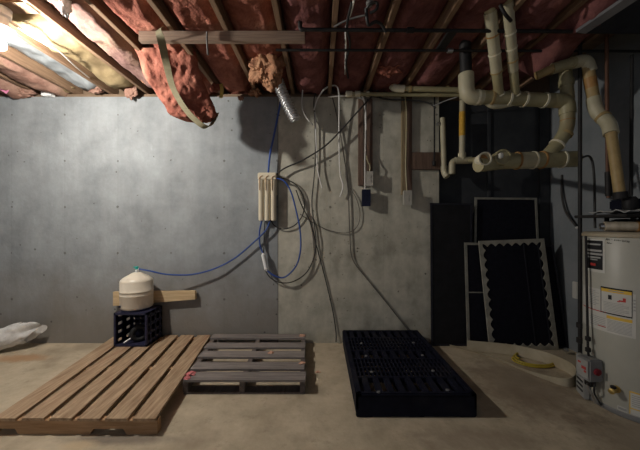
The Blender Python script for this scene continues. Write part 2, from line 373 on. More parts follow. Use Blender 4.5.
def nz(p, f=1, off=0): return noise.noise(Vector(p)*f+Vector((off, off*1.7, off*.6)))
def cable(name, label, cat, pts, r, m, group=None, n=8, sides=8):
    """pts: (px, py, depth)"""
    o = MB().tube(smoothpath([at(*p) for p in pts], n), r, sides).build(name, m)
    return tag(o, label, cat, group)

# ================================================================== THE SETTING
WY = 3.19
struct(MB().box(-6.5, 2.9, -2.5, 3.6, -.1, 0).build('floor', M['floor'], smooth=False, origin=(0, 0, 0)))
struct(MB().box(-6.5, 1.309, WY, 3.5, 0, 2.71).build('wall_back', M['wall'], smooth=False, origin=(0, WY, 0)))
wr = MB().box(1.309, 2.62, 3.30, 3.5, 0, 2.71)
struct(wr.build('wall_recess', M['slate'], smooth=False))
struct(MB().box(2.62, 2.8, -2.5, 3.5, 0, 2.99).build('wall_right', M['wall_right'], smooth=False))
struct(MB().box(-6.5, 2.8, -2.5, 3.5, 2.99, 3.05).build('ceiling', M['subfloor'], smooth=False))
struct(MB().box(-6.5, 2.62, WY+.02, WY+.16, 2.71, 2.748).build('trim_1', M['subfloor'], smooth=False))
struct(MB().box(-6.5, 2.62, WY+.12, WY+.16, 2.748, 2.99).build('trim_2', M['subfloor'], smooth=False))
# two faint upright battens on the recess wall
for i, (x0, x1) in enumerate(((1.905, 1.935), (2.49, 2.60))):
    struct(MB().box(x0, x1, 3.285, 3.30, 0, 2.70).build('trim_%d' % (i+3), M['slate'], smooth=False))

# ================================================================== CEILING
ORD = ['leftmost', 'second', 'third', 'fourth', 'fifth', 'sixth', 'seventh', 'eighth', 'ninth', 'tenth', 'eleventh', 'twelfth', 'thirteenth', 'fourteenth', 'fifteenth', 'sixteenth']
JX = [-1.91+.403*k for k in range(-4, 11)]
jm = MB().box(-.019, .019, -1.0, WY+.11, 2.75, 2.988, .003)
j0 = jm.build('floor_joist', M['joist'], origin=(0, 1, 2.75))
for i, x in enumerate(JX):
    o = j0 if i == 0 else j0.copy()
    if i: C.objects.link(o)
    o.location = (x, 1, 2.75)
    lab = 'wooden ceiling joist, %s counted from the left along the back wall' % (ORD[i] if i else 'first')
    if i == len(JX)-1: lab = 'wooden ceiling joist farthest right, above the water heater'
    tag(o, lab, 'joist', 'ceiling joists')

def batt(i, m, sag, seed, bulges=(), y0=.7, y1=WY+.08, label=''):
    """one length of fibreglass stuffed between joist i and i+1; bulges: (y, along, drop, u centre)"""
    xa, xb = JX[i]+.021, JX[i+1]-.021
    def bot(u, v):
        x = xa+(xb-xa)*u; y = y0+(y1-y0)*v
        e = min(1, 4*min(u, 1-u)+.15); z = 2.86-sag*e
        z += .045*nz((x*4, y*3, seed), 1)*e+.02*nz((x*14, y*12, seed), 1)*e+.009*nz((x*36, y*34, seed), 1)
        for (by, bl, dr, uc) in bulges:
            k = math.exp(-((y-by)/bl)**2-((u-uc)/.45)**2); z -= dr*k*(1+.4*nz((x*9, y*9, seed+5), 1))
        z = min(z, 2.96)
        if z < 2.75: x += .03*nz((x*7, y*7, seed+9), 1)
        return Vector((x, y, z))
    def top(u, v): return Vector((xa+(xb-xa)*u, y0+(y1-y0)*v, 2.986))
    o = MB().slab(top, bot, 14, 96).build('insulation_batt', m, angle=80)
    return tag(o, label, 'insulation', 'ceiling insulation')
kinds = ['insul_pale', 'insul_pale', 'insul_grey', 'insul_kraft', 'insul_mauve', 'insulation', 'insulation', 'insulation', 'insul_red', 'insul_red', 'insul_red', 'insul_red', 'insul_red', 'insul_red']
looks = ['pale tan fibreglass batt in the bay at the far left edge of the ceiling', 'pale pinkish fibreglass batt in the second ceiling bay from the left',
         'grey film-faced insulation batt glowing beside the bare bulb', 'kraft-faced tan insulation batt in the brightly lit bay just right of the bulb',
         'mauve-pink insulation batt in the bay left of the hanging torn batt', 'pink insulation batt in the bay above the hanging torn batt',
         'pink insulation batt crossed by the wooden board, just right of the hanging torn batt', 'pink batt with an orange fluffy lump at the back wall, beside the foil hose',
         'dark red insulation batt in the bay above the wall filter, left of the cable bundle', 'dark red insulation batt in the bay with the cable bundle',
         'dark red insulation batt with a lit orange lump above the wooden furring strips', 'dark red insulation batt in the bay above the left end of the drain pipe',
         'dark red insulation batt in the bay above the two rising drain pipes', 'dark red ragged insulation batt in the rightmost filled bay']
bul = {0: [(3.0, .3, .06, .5)], 1: [(3.0, .3, .05, .5)], 2: [(3.05, .12, .05, .6)], 3: [(2.2, .5, .055, .3), (3.0, .15, .05, .5)], 4: [(2.9, .22, .15, .75), (2.4, .4, .04, .5)], 5: [(3.0, .14, .07, .5)],
       6: [(3.0, .12, .05, .7)], 7: [(2.72, .26, .05, .65)], 8: [(3.0, .2, .04, .5)], 9: [(2.9, .2, .04, .5)], 10: [(2.85, .22, .04, .75)], 11: [(2.8, .3, .05, .5)], 12: [(2.2, .3, .07, .5)], 13: [(2.0, .25, .10, .4), (2.45, .2, .2, .4)]}
sags = [.10, .10, .04, .05, .07, .09, .08, .08, .09, .07, .08, .09, .09, .10]
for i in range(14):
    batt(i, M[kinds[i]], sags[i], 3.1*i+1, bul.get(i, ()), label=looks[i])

# wooden cross board under the joists
cb = MB().box(at(140, 0, 2.18).x, at(305, 0, 2.18).x, 2.16, 2.20, 2.672, 2.749, .003).build('cross_board', M['old_board'])
tag(cb, 'weathered wooden board fixed across the undersides of the ceiling joists', 'board')

# hanging torn batt: a thick slab hanging out of the ceiling
def hang():
    cl = [Vector((-1.32, 2.46, 2.80)), Vector((-1.29, 2.55, 2.62)), Vector((-1.235, 2.63, 2.47)), Vector((-1.175, 2.68, 2.35)), Vector((-1.125, 2.70, 2.26))]
    path = smoothpath(cl, 8); n = len(path)-1
    def surf(sgn):
        def f(u, v):
            k = u*n; i = min(int(k), n-1); p = path[i].lerp(path[i+1], k-i); t = (path[i+1]-path[i]).normalized()
            side = Vector((1, .12, .10)).normalized(); nrm = side.cross(t).normalized()
            wd = .24*(1-.16*u)*math.sqrt(max(.0, 1-(max(0, u-.70)/.31)**2.4))
            a = (v-.5)*2; th = .055*math.sqrt(max(0, 1-abs(a)**3.5))*(1-.85*max(0, (u-.85)/.15)**2)+.004
            q = p+side*(a*wd+.018*nz((u*6, v*2, 3), 1))+nrm*sgn*th
            q += nrm*(.030*nz((u*5, v*4, 1.3+sgn), 1)+.014*nz((u*14, v*11, 4+sgn), 1)+.006*nz((u*40, v*32, 8), 1))
            q += t*(.02*nz((v*7, 5, u), 1)*u)
            return q
        return f
    return MB().slab(surf(1), surf(-1), 60, 34)
hb = hang().build('torn_insulation_batt', M['insulation'], angle=85)
tag(hb, 'torn pink insulation batt hanging down from the ceiling over the grey wall', 'insulation')

def ribbon(pts, wd, thick, widthdir=(1, 0, 0)):
    pts = [Vector(p) for p in pts]; m = MB(); W = []
    n = len(pts)
    def f(sg):
        def g(u, v):
            i = round(u*(n-1)); p = pts[i]; t = (pts[min(i+1, n-1)]-pts[max(i-1, 0)]).normalized()
            wv = Vector(widthdir); wv = (wv-t*wv.dot(t)).normalized(); nn = wv.cross(t)
            ww = wd[i] if isinstance(wd, list) else wd
            return p+wv*ww*(v-.5)+nn*sg*thick/2
        return g
    return m.slab(f(1), f(-1), n-1, 2)
sp = [at(161, 28, 2.13), at(158.5, 31, 2.11), at(161, 39, 2.13), at(166, 62, 2.34), at(173, 88, 2.50), at(186, 110, 2.58), at(200, 124, 2.62), at(208, 127, 2.66), at(213, 122, 2.72), at(217, 113, 2.76)]
st = ribbon(smoothpath(sp, 6), .055, .004, (1, -.35, .3)).build('kraft_strap', M['kraft'], angle=60)
tag(st, 'olive kraft paper strip looped over the cross board and under the torn batt', 'strip')

# ragged tufts along the top of the wall
def tuft(px, py, d, r, m, label, seed, sy=1.2):
    bm = bmesh.new(); bmesh.ops.create_icosphere(bm, subdivisions=5 if r > .09 else 4, radius=1); c = at(px, py, d)
    for v in bm.verts:
        n = v.co.normalized(); k = 1+.55*nz(n*1.6, 1, seed)+.30*nz(n*4, 1, seed)+.16*nz(n*10, 1, seed)+.10*nz(n*22, 1, seed)
        v.co = c+Vector((n.x*k*r, n.y*k*r*.6, n.z*k*r*sy))
    o = MB().frombm(bm).build('insulation_tuft', m, angle=80)
    return tag(o, label, 'insulation', 'loose insulation tufts')
tuft(131, 90, 3.12, .055, M['insul_pale'], 'pale fluffy insulation tuft drooping over the wall top left of the torn batt', 3, 1.6)
tuft(255, 92, 3.12, .06, M['insul_orange'], 'orange insulation tuft at the wall top left of the foil hose', 11, .7)
tuft(241, 98, 3.13, .028, M['insul_pale'], 'small grey-white insulation scrap at the wall top right of the torn batt', 17, 1.0)
tuft(215, 88, 2.95, .045, M['insulation'], 'small pink insulation tuft beside the yellow scrap', 21, 1.0)
tuft(96, 90, 3.15, .07, M['insul_pale'], 'pinkish insulation tuft on the wall top left of the bright joist end', 23, .5)
tuft(60, 88, 3.15, .10, M['insul_kraft'], 'long tan insulation tuft on the wall top above the white tag', 27, .45)
tuft(20, 92, 3.15, .13, M['insul_pale'], 'pale insulation tuft on the wall top at the far left', 31, .4)
tuft(150, 74, 2.9, .10, M['insul_orange'], 'golden fluffy insulation tuft tucked left of the torn batt', 33, .8)
tuft(66, 4, 1.9, .035, M['porcelain'], 'white stringy insulation shred dangling near the bulb', 37, 2.2)
tuft(266, 61, 2.60, .15, M['insul_orange'], 'big orange fluffy insulation lump bulging from the ceiling above the foil hose', 41, 1.35)
tuft(389, 66, 2.75, .13, M['insulation'], 'ragged pinkish insulation lump in the ceiling above the furring strips', 44, .6)
y = ribbon(smoothpath([at(221, 84, 2.95), at(222, 90, 2.93), at(221, 98, 2.92)], 5), .035, .004).build('yellow_scrap', M['yellow_scrap'])
tag(y, 'yellow paper scrap hanging beside the torn batt', 'scrap')
o = MB().box(at(44, 0, 3.17).x, at(54, 0, 3.17).x, 3.13, 3.19, 2.70, 2.79, .005).build('white_tag', M['porcelain']); tag(o, 'crumpled white tag stuck on the wall top at left', 'tag')
o = ribbon(smoothpath([at(-6, 80, 3.0), at(2, 81, 3.0), at(5, 86, 3.02), at(2, 91, 3.02)], 5), .10, .006, (0, 0, 1)).build('pink_film_scrap', M['pink_plastic']); tag(o, 'bright pink plastic scrap at the far left of the wall top', 'scrap')

# black iron pipes under the joists
def hpipe(name, label, y, z, x0, x1, r, m, dz=0):
    t = thing(name, label, 'pipe', ((x0+x1)/2, y, z))
    MB().tube([(x0, y, z), (x1, y, z+dz)], r, 12).build('pipe', m, t)
    return t
t = hpipe('gas_pipe', 'black iron pipe crossing the ceiling, the nearer one with an upturned end', 2.07, 2.695, at(302, 0, 2.07).x, 2.60, .0125, M['iron'], -.02)
MB().tube(fillet([(at(302, 0, 2.07).x+.01, 2.07, 2.695), (at(302, 0, 2.07).x-.012, 2.07, 2.697), (at(302, 0, 2.07).x-.014, 2.07, 2.748)], .02), .015, 12).build('elbow', M['iron'], t)
MB().tube([(.62, 2.07, 2.691), (.67, 2.07, 2.691)], .019, 12).build('coupling', M['iron'], t)
t = hpipe('gas_pipe', 'thinner black pipe crossing the ceiling behind the first one, nearer the wall', 2.32, 2.70, at(276, 0, 2.32).x, 2.60, .010, M['iron'], -.01)
MB().tube([(1.02, 2.32, 2.695), (1.06, 2.32, 2.695)], .018, 12).build('coupling', M['chrome'], t)
MB().box(.93, 1.0, 2.10, 2.34, 2.70, 2.72, .004).build('bracket', M['iron'], t)

# bulb and its holder
t = thing('ceiling_lamp', 'bare glowing bulb in a white porcelain holder under the ceiling at upper left', 'lamp', (BULB[0], BULB[1], 2.75))
MB().lathe((BULB[0], BULB[1], 2.60), [(.020, -.012), (.024, -.012), (.072, .004), (.078, .012), (.076, .020), (.045, .045), (.04, .09), (.055, .10), (.058, .15)]).build('lamp_holder', M['porcelain'], t)
MB().lathe((BULB[0], BULB[1], BULB[2]-.05), [(.001, 0), (.016, .003), (.028, .014), (.033, .032), (.031, .050), (.021, .070), (.0145, .082)], sides=16).build('bulb', M['bulb'], t, angle=180)
bxl = MB().box(BULB[0]-.34, BULB[0]+.235, BULB[1]-.05, BULB[1]+.05, 2.75, 2.775)
o = bxl.build('lamp_crosspiece', M['joist']); tag(o, 'short wooden crosspiece carrying the bulb holder between two joists', 'board')
cable('lamp_cable', 'white cable running from the bulb holder along the ceiling to the wall top', 'cable', [(9, 21, 2.02), (25, 32, 2.1), (45, 44, 2.25), (60, 52, 2.36), (75, 66, 2.6), (92, 80, 2.95)], .006, M['white_cable'])

# cables in the middle of the ceiling
cable('ceiling_cable', 'white cable hanging under the joists toward the back wall, left of its bundle', 'cable', [(354, 0, 1.83), (351, 12, 1.93), (346, 28, 2.08), (346, 50, 2.35), (345, 75, 2.86)], .007, M['white_cable'], 'ceiling cable bundle')
cable('ceiling_cable', 'black cable hanging under the joists beside the white one, looping slightly', 'cable', [(352, 2, 1.85), (347, 26, 2.05), (350, 45, 2.28), (346, 62, 2.5), (348, 78, 2.9)], .009, M['black_cable'], 'ceiling cable bundle')
cable('ceiling_cable', 'thin grey cord slanting from the cable bundle up to the black connector', 'cable', [(334, 27, 2.05), (345, 21, 2.02), (357, 17, 2.0), (367, 15, 1.98)], .006, M['grey_cable'])
t = thing('cable_connector', 'black connector with a curled cable tail hanging from the ceiling', 'connector', at(371, 4, 1.93))
MB().tube(fillet([at(367, 8, 1.93), at(370, 3, 1.9), at(378, 2, 1.9), at(377, 10, 1.9), at(370, 13, 1.92)], .05), .009, 8).build('loop', M['black_cable'], t)
MB().lathe(at(369, 5, 1.92), [(.02, 0), (.024, .01), (.024, .06), (.016, .07)], (.3, 0, 1), 14).build('plug', M['grey_cable'], t)
MB().tube(smoothpath([at(366, 8, 1.95), at(367, 20, 1.98), at(369, 25, 2.0), at(375, 22, 2.0), at(381, 24, 2.02), at(386, 32, 2.05)], 6), .011, 8).build('tail', M['black_cable'], t)
cable('hanging_wire', 'short grey wire dangling from the cross board', 'wire', [(207, 32, 2.14), (207, 42, 2.14), (208, 55, 2.14)], .007, M['grey_cable'])

# duct at the right of the ceiling, lit edge and shaded body put into colour
t = thing('ceiling_duct', 'duct coloured dark where shaded, with a pale strip for its lit edge, along the ceiling above the water heater', 'duct', (2.15, 1.6, 2.62))
MB().hexa([(1.96, 1.1, 2.652), (2.5, 1.1, 2.652), (2.5, 2.04, 2.652), (1.87, 2.04, 2.652), (1.96, 1.1, 2.748), (2.5, 1.1, 2.748), (2.5, 2.04, 2.748), (1.87, 2.04, 2.748)]).build('body', M['black_frame'], t, smooth=False)
MB().hexa([(1.89, 1.1, 2.655), (1.958, 1.1, 2.645), (1.868, 2.04, 2.645), (1.80, 2.04, 2.655), (1.89, 1.1, 2.675), (1.958, 1.1, 2.665), (1.868, 2.04, 2.665), (1.80, 2.04, 2.675)]).build('lit_edge_strip', M['duct_grey'], t, smooth=False)
MB().hexa([(1.93, 1.1, 2.67), (1.958, 1.1, 2.67), (1.868, 2.04, 2.67), (1.84, 2.04, 2.67), (1.93, 1.1, 2.748), (1.958, 1.1, 2.748), (1.868, 2.04, 2.748), (1.84, 2.04, 2.748)]).build('hanger', M['black_frame'], t, smooth=False)

# foil hose
hp = smoothpath([at(276, 76, 2.92), at(281, 90, 2.93), at(288, 106, 2.95), at(296, 121, 2.97)], 14)
rad = [.036+.005*math.sin(i*math.pi*.66) for i in range(len(hp))]
hp2 = []
for i in range(len(hp)-1):
    for k in range(3): hp2.append(hp[i].lerp(hp[i+1], k/3))
rad = [.054+.008*math.sin(i*2*math.pi/7) for i in range(len(hp2))]
o = MB().tube(hp2, .04, 20, radii=rad).build('foil_hose', M['foil'], angle=80); tag(o, 'short corrugated silver foil hose hanging from the ceiling over the wall', 'hose')

# ================================================================== BACK WALL FITTINGS
# water filter
fx, fz0, fz1 = -.566, 1.345, 1.86
t = thing('water_filter', 'cream three-canister water filter hung on the concrete wall', 'filter', (fx, WY, fz0))
MB().box(-.665, -.468, WY-.03, WY-.004, fz0+.28, fz1, .004).build('bracket', M['cream_plastic'], t)
MB().box(-.665, -.468, WY-.10, WY-.03, fz1-.075, fz1, .008).build('head', M['cream_plastic'], t)
for k in (-1, 0, 1):
    c = MB().lathe((fx+k*.066, WY-.066, fz0), [(.014, 0), (.026, .004), (.030, .014), (.030, .40), (.033, .405), (.033, .435), (.026, .44)], sides=20).build('canister', M['cream_plastic'], t)
    MB().tube(fillet([(fx+k*.066-.012, WY-.098, fz1-.19), (fx+k*.066-.012, WY-.104, fz1-.05), (fx+k*.066+.02, WY-.104, fz1-.035)], .02), .004, 6).build('clip', M['stain'], c)
tag(t, t['label'], 'filter')
# inline filter
t = thing('inline_filter', 'small white inline filter hanging on the blue tube below the wall filter', 'filter', at(266, 270, 3.12))
a, b = at(263, 254, 3.13), at(266.5, 270, 3.12); d = (b-a).normalized()
MB().lathe(a, [(.008, -.01), (.012, 0), (.022, .008), (.022, (b-a).length-.01), (.012, (b-a).length), (.008, (b-a).length+.012)], d, 18).build('body', M['porcelain'], t)
BT = M['blue_tube']
cable('blue_tube', 'blue water tube dropping from the ceiling into the top of the filter', 'tube', [(283, 86, 3.12), (279, 110, 3.13), (274, 135, 3.13), (270, 155, 3.12), (268, 176, 3.12)], .011, BT)
cable('blue_tube', 'blue water tube sagging along the wall from the cream tank to the filter', 'tube', [(139, 269, 2.98), (150, 271, 3.0), (168, 274.5, 3.05), (192, 274.5, 3.1), (215, 268.5, 3.12), (235, 258, 3.14), (254, 242, 3.14), (266, 230, 3.13), (270, 221, 3.12)], .0085, BT)
cable('blue_tube', 'blue water tube looping wide from the filter to the inline filter', 'tube', [(275, 178, 3.11), (284, 181, 3.1), (291, 192, 3.1), (296, 210, 3.1), (300, 230, 3.1), (300.5, 250, 3.1), (296, 266, 3.1), (285, 277, 3.1), (275, 276, 3.1), (267.5, 271, 3.115)], .0085, BT)
cable('blue_tube', 'short blue water tube from the filter bottom down to the inline filter', 'tube', [(262, 220, 3.13), (259.5, 232, 3.14), (260, 245, 3.14), (262.7, 253, 3.13)], .0085, BT)
BK = M['worn_cable']
cable('black_cable', 'thick black cable slanting down the wall from the right to the filter top', 'cable', [(378, 90, 3.08), (360, 109, 3.08), (343, 128, 3.09), (325, 146, 3.10), (303, 160, 3.11), (285, 168, 3.12), (274, 176, 3.12)], .0085, BK)
cable('black_cable', 'black cable making a small loop beside the wall filter', 'cable', [(276, 177, 3.16), (288, 180, 3.16), (298, 187, 3.16), (304, 200, 3.16), (303, 214, 3.16), (295, 225, 3.16), (284, 229, 3.16), (275, 226, 3.16), (270, 219, 3.16)], .006, BK)
cable('black_cable', 'black cable hanging in a big loop under the filter up to the white wires', 'cable', [(265, 221, 3.16), (264, 240, 3.16), (264, 262, 3.15), (268, 275, 3.15), (278, 282, 3.15), (292, 282, 3.15), (306, 273, 3.15), (314, 257, 3.15), (316, 240, 3.15), (313, 215, 3.16), (312, 200, 3.16), (315, 165, 3.16), (315, 125, 3.16), (314, 100, 3.16), (318, 88, 3.16)], .006, BK, n=10)
cable('black_cable', 'black cable hanging from the filter loops down to the floor', 'cable', [(296, 190, 3.16), (302, 206, 3.16), (310, 222, 3.15), (316, 244, 3.17), (322, 266, 3.175), (328, 290, 3.175), (333, 312, 3.175), (336, 332, 3.17), (336, 342, 3.15)], .006, BK)
cable('cable_and_shadow_line', 'thin dark cord added for a shadow curving in a shallow bow on the bare wall right of the filter', 'cord', [(300, 214, 3.15), (312, 222, 3.16), (328, 230, 3.17), (345, 233, 3.17), (356, 228, 3.17), (360, 216, 3.17), (357, 200, 3.17), (350, 188, 3.17)], .004, M['cord'])  # bowed shadow on the wall, built as a thin cord
cable('cable_and_shadow_line', 'kinked shadow line built as a dark cord running down the bare wall toward the black pallet', 'cord', [(331, 92, 3.15), (336, 112, 3.165), (343, 150, 3.17), (348, 190, 3.17), (350, 238, 3.17), (353, 260, 3.17), (368, 280, 3.17), (390, 307, 3.17), (408, 330, 3.17), (412, 336, 3.16)], .006, M['cord'])  # made-up cord standing for a soft cast shadow
WC = M['white_cable']
cable('white_wire', 'white wire arching over the wall top and hanging down with a hooked end', 'wire', [(314, 110, 3.12), (318, 98, 3.1), (326, 88, 3.08), (336, 86, 3.08), (339, 97, 3.1), (339, 133, 3.13), (340, 172, 3.15), (343, 186, 3.15), (340, 197, 3.15)], .0075, WC)
cable('white_wire', 'grey-white wire dropping from the ceiling left of the white arch', 'wire', [(305, 72, 3.0), (303, 88, 3.05), (302, 106, 3.1), (306, 117, 3.13), (313, 125, 3.13)], .0065, WC)
cable('white_wire', 'white wire hanging in the middle with a split loose end', 'wire', [(315, 112, 3.13), (316, 140, 3.14), (317, 160, 3.14), (318, 172, 3.14), (322, 188, 3.14)], .0065, WC)
cable('white_wire', 'white wire along the wall top to the left wooden strips', 'wire', [(328, 97, 3.14), (345, 96, 3.13), (360, 98, 3.12), (365, 105, 3.11), (366, 130, 3.11)], .0075, WC)
cable('black_cable', 'black cable draped along the wall top under the thin pipes', 'cable', [(372, 96, 3.1), (390, 99.5, 3.13), (410, 100, 3.13), (428, 103, 3.13), (436, 108, 3.13)], .009, BK)

# furring strips with boxes
def strip_board(label, x0, x1, y0, y1, m, th=.038):
    a, b = at(x0, y0, WY), at(x1, y1, WY)
    o = MB().box(a.x, b.x, WY-th, WY-.001, b.z, a.z, .002).build('furring_strip', m); return tag(o, label, 'board', 'furring strips')
strip_board('dark red-brown furring strip on the wall, left of its pair', 358, 363, 100, 186, M['dark_wood'])
strip_board('dark red-brown furring strip on the wall, right of its pair', 366.5, 372, 100, 186, M['dark_wood'])
strip_board('tan furring strip on the wall holding the single white switch box', 401, 405.5, 97, 195, M['tan_wood'])
strip_board('brown furring strip beside the tan one, left of the wooden block', 406, 411, 97, 195, M['dark_wood'])
a, b = at(411, 153, WY), at(440, 170, WY)
o = MB().box(a.x, b.x, WY-.038, WY-.001, b.z, a.z, .003).build('wood_block', M['dark_wood']); tag(o, 'dark brown wooden block set sideways on the wall end', 'board')
def ebox(name, label, x0, x1, y0, y1, m, d0=.09, plate=None):
    a, b = at(x0, y0, WY-.07), at(x1, y1, WY-.07)
    t = thing(name, label, 'electrical box', ((a.x+b.x)/2, WY-.04, b.z))
    MB().box(a.x, b.x, WY-d0, WY-.0385, b.z, a.z, .004).build('housing', m, t)
    pl = MB().box(a.x-.004, b.x+.004, WY-d0-.006, WY-d0+.001, b.z-.004, a.z+.004, .002).build('cover_plate', plate or m, t)
    cx = (a.x+b.x)/2; cz = (a.z+b.z)/2
    for s in (-1, 1): MB().box(cx-.012, cx+.012, WY-d0-.010, WY-d0-.005, cz+s*.022-.013, cz+s*.022+.013, .002).build('socket', plate or m, pl)
    return t
ebox('outlet_box', 'small grey-white outlet box on the red-brown strips, above the blue box', 366.5, 372.5, 172, 186, M['box_grey'])
ebox('junction_box', 'dark blue plastic junction box at the bottom of the red-brown strips', 362, 370, 190, 206, M['blue_plastic'], .085)
ebox('outlet_box', 'grey-white outlet box at the bottom of the tan strip', 403.5, 411, 191, 205, M['box_grey'])
cable('white_wire', 'white cable running down between the red-brown strips into the blue box', 'wire', [(361, 95, 3.1), (364.5, 102, 3.11), (365.5, 125, 3.12), (365, 160, 3.12), (365, 190, 3.12)], .007, WC)
cable('white_wire', 'tan cable branching to the upper outlet box', 'wire', [(366, 155, 3.12), (368, 162, 3.11), (370, 166, 3.105), (369.5, 173, 3.11)], .006, M['pvc'])
cable('white_wire', 'pale cable running down the tan strip into its outlet box', 'wire', [(405, 95, 3.12), (406.5, 115, 3.13), (406, 150, 3.13), (405.8, 170, 3.13), (407, 191, 3.12)], .007, M['pvc'])
t = thing('conduit', 'thin dark conduit dropping to the wooden block', 'pipe', at(434, 165, 3.13))
MB().tube([at(434.5, 96, 3.14), at(434.5, 150, 3.14), at(434, 163, 3.13)], .009, 8).build('pipe', M['iron'], t)
MB().lathe(at(434, 166, 3.13), [(.012, 0), (.02, .01), (.02, .05), (.01, .06)], sides=12).build('fitting', M['iron'], t)
cable('cable_and_shadow_line', 'grey cord slanting from the thin pipe to the wall end', 'cord', [(433, 106, 3.1), (445, 101, 3.0), (457, 97, 2.9)], .006, M['grey_cable'])

# wooden strip behind the tank
o = MB().hexa([at(113, 306, 3.13), at(195, 299.5, 3.13), at(195, 299.5, 3.13)+Vector((0, .038, 0)), at(113, 306, 3.13)+Vector((0, .038, 0)),
               at(113, 292, 3.13), at(195, 291, 3.13), at(195, 291, 3.13)+Vector((0, .038, 0)), at(113, 292, 3.13)+Vector((0, .038, 0))]).build('wood_strip', M['clean_wood'], smooth=False)
tag(o, 'light pine strip fixed level on the wall behind the cream tank', 'board')

# thin pipes at the wall top
def pipe_thing(name, label, loc): return thing(name, label, 'pipe', loc)
t = pipe_thing('supply_pipe', 'thin cream plastic pipe along the wall top, with a capped left end', at(400, 94, 3.08))
MB().tube([at(348, 94, 3.08), at(460, 95, 3.02)], .021, 14).build('pipe', M['pvc'], t)
for a, b in ((346, 352), (355, 360), (366, 369)):
    MB().tube([at(a, 94, 3.08), at(b, 94, 3.08)], .031, 14).build('coupling', M['pvc_rim'], t)
t = pipe_thing('supply_pipe', 'upper cream plastic pipe along the wall top, with a rounded elbow at its left', at(425, 89, 2.98))
MB().tube([at(397, 88.5, 2.98), at(461, 90, 2.95)], .027, 14).build('pipe', M['pvc'], t)
MB().tube(fillet([at(404, 88.7, 2.98), at(395, 88.3, 2.98), at(392, 86, 3.09)], .05), .038, 14).build('elbow', M['pvc_rim'], t)
for x in (409, 446): MB().tube([at(x, 89, 2.975), at(x+2, 89, 2.975)], .034, 14).build('coupling', M['primer'], t)

# slim drain with the orange marking and its tee
t = pipe_thing('vent_pipe', 'slim upright cream pipe with an orange marking, ending in a tee', at(462, 160, 2.75))
D = 2.98
MB().tube([at(462.5, 96, D), at(462, 155, D)], .028, 16).build('riser', M['pvc_pale'], t)
MB().tube([at(462.3, 112, D), at(462.1, 136, D)], .0292, 16).build('marking', M['orange_tag'], t)
MB().tube([at(462, 153, D), at(462, 160.5, D)], .037, 16).build('tee_neck', M['pvc_pale'], t)
MB().tube([at(455, 160.7, D), at(471, 160.2, D)], .036, 16).build('tee', M['pvc_pale'], t)
MB().tube([at(470, 160.2, D), at(480, 160, 2.45)], .025, 16).build('arm', M['pvc'], t)
MB().tube(fillet([at(457, 160.8, D), at(452, 161.5, D), at(452, 174, D)], .05), .031, 16).build('elbow', M['pvc_pale'], t)
t = pipe_thing('capped_pipe', 'short loose cream pipe length with a bent lower end beside the slim upright pipe', at(443, 172, 3.13))
MB().tube([at(442.5, 118, 3.13), at(444, 168, 3.13)], .027, 16).build('pipe', M['pvc_pale'], t)
MB().tube(fillet([at(444, 166, 3.13), at(444, 172, 3.13), at(447, 177, 3.10)], .05), .033, 16).build('elbow', M['pvc_pale'], t)
MB().lathe(at(436.5, 124, 3.13), [(.012, 0), (.02, .004), (.02, .03), (.012, .034)], (1, 0, 0), 12).build('stub', M['chrome'], t)

# ------------------------------------------------------------------ the big drain
D = 2.42
t = pipe_thing('drain_pipe', 'big cream drain pipe run with elbows, hanging in front of the dark recess', at(520, 130, D))
P_ = M['pvc']
MB().tube([at(473, 97, D), at(566, 101, D)], .056, 24).build('main_pipe', P_, t)
MB().tube(fillet([at(466, 74, D), at(466.5, 97, D), at(482, 97.6, D)], .11), .060, 24).build('elbow', M['pvc_pale'], t)
MB().tube([at(465, 40, 2.36), at(466, 76, D)], .046, 20).build('upper_pipe', M['iron'], t)  # near-black colour stands for the shadow this cream pipe rises into
for x in (476, 490, 507, 523, 543):
    MB().tube([at(x, 97.2+(x-473)*.043, D), at(x+(2 if x != 490 else 2.4), 97.3+(x-473)*.043, D)], .0625, 24).build('collar', M['primer'] if x == 490 else M['pvc_rim'], t)
MB().tube(fillet([at(552, 100.4, D), at(567, 101, D), at(567.5, 114, D)], .06), .058, 24).build('elbow', P_, t)
MB().tube([at(568, 100, D), at(566, 80, D), at(564.5, 62, D)], .046, 22).build('upper_pipe', P_, t)
MB().tube([at(566.5, 86, D), at(566, 80, D)], .053, 22).build('collar', P_, t)
MB().tube(fillet([at(567.5, 108, D), at(567.5, 128, D), at(560, 141, D), at(547, 156, D)], .06), .051, 24).build('down_pipe', P_, t)
for (x, y_, x2, y2) in ((567.5, 112, 567.5, 112.7), (567.5, 120, 567.5, 120.7)):
    MB().tube([at(x, y_, D), at(x2, y2, D)], .0525, 22).build('joint_line', M['stain'], t)
MB().tube([at(565.5, 133, D), at(564.2, 135.2, D)], .056, 24).build('collar', M['primer'], t)
MB().tube([at(557.5, 144, D), at(556.4, 145.3, D)], .060, 24).build('collar', M['pvc_rim'], t)
lo = MB().tube([at(494, 161.5, D), at(576, 159, D)], .066, 26).build('lower_pipe', P_, t)
MB().tube([at(478, 165, 2.36), at(500, 162.5, D)], .058, 24).build('branch_pipe', M['pvc'], t)
for (x, m) in ((516, 'stain'), (532, 'pvc_rim'), (541, 'stain'), (560.5, 'pvc_rim')):
    MB().tube([at(x, 161.2-(x-500)*.03, D), at(x+1.6, 161.2-(x-500)*.03, D)], .0735, 26).build('collar', M[m], t)
MB().tube([at(517, 160.6, D), at(532, 160.2, D)], .069, 26).build('sleeve', M['pvc_pale'], t)
MB().lathe(at(499, 159.5, D-.02), [(.058, -.01), (.064, 0), (.064, .075), (.058, .08), (.052, .08), (.052, .07)], (-.15, -1, .05), 26).build('cleanout', P_, t)
MB().box(*[v for v in (at(501, 0, D-.12).x-.012, at(501, 0, D-.12).x+.012, D-.135, D-.09, 1.83, 1.87)], .004).build('cleanout_lug', M['paper'], t)
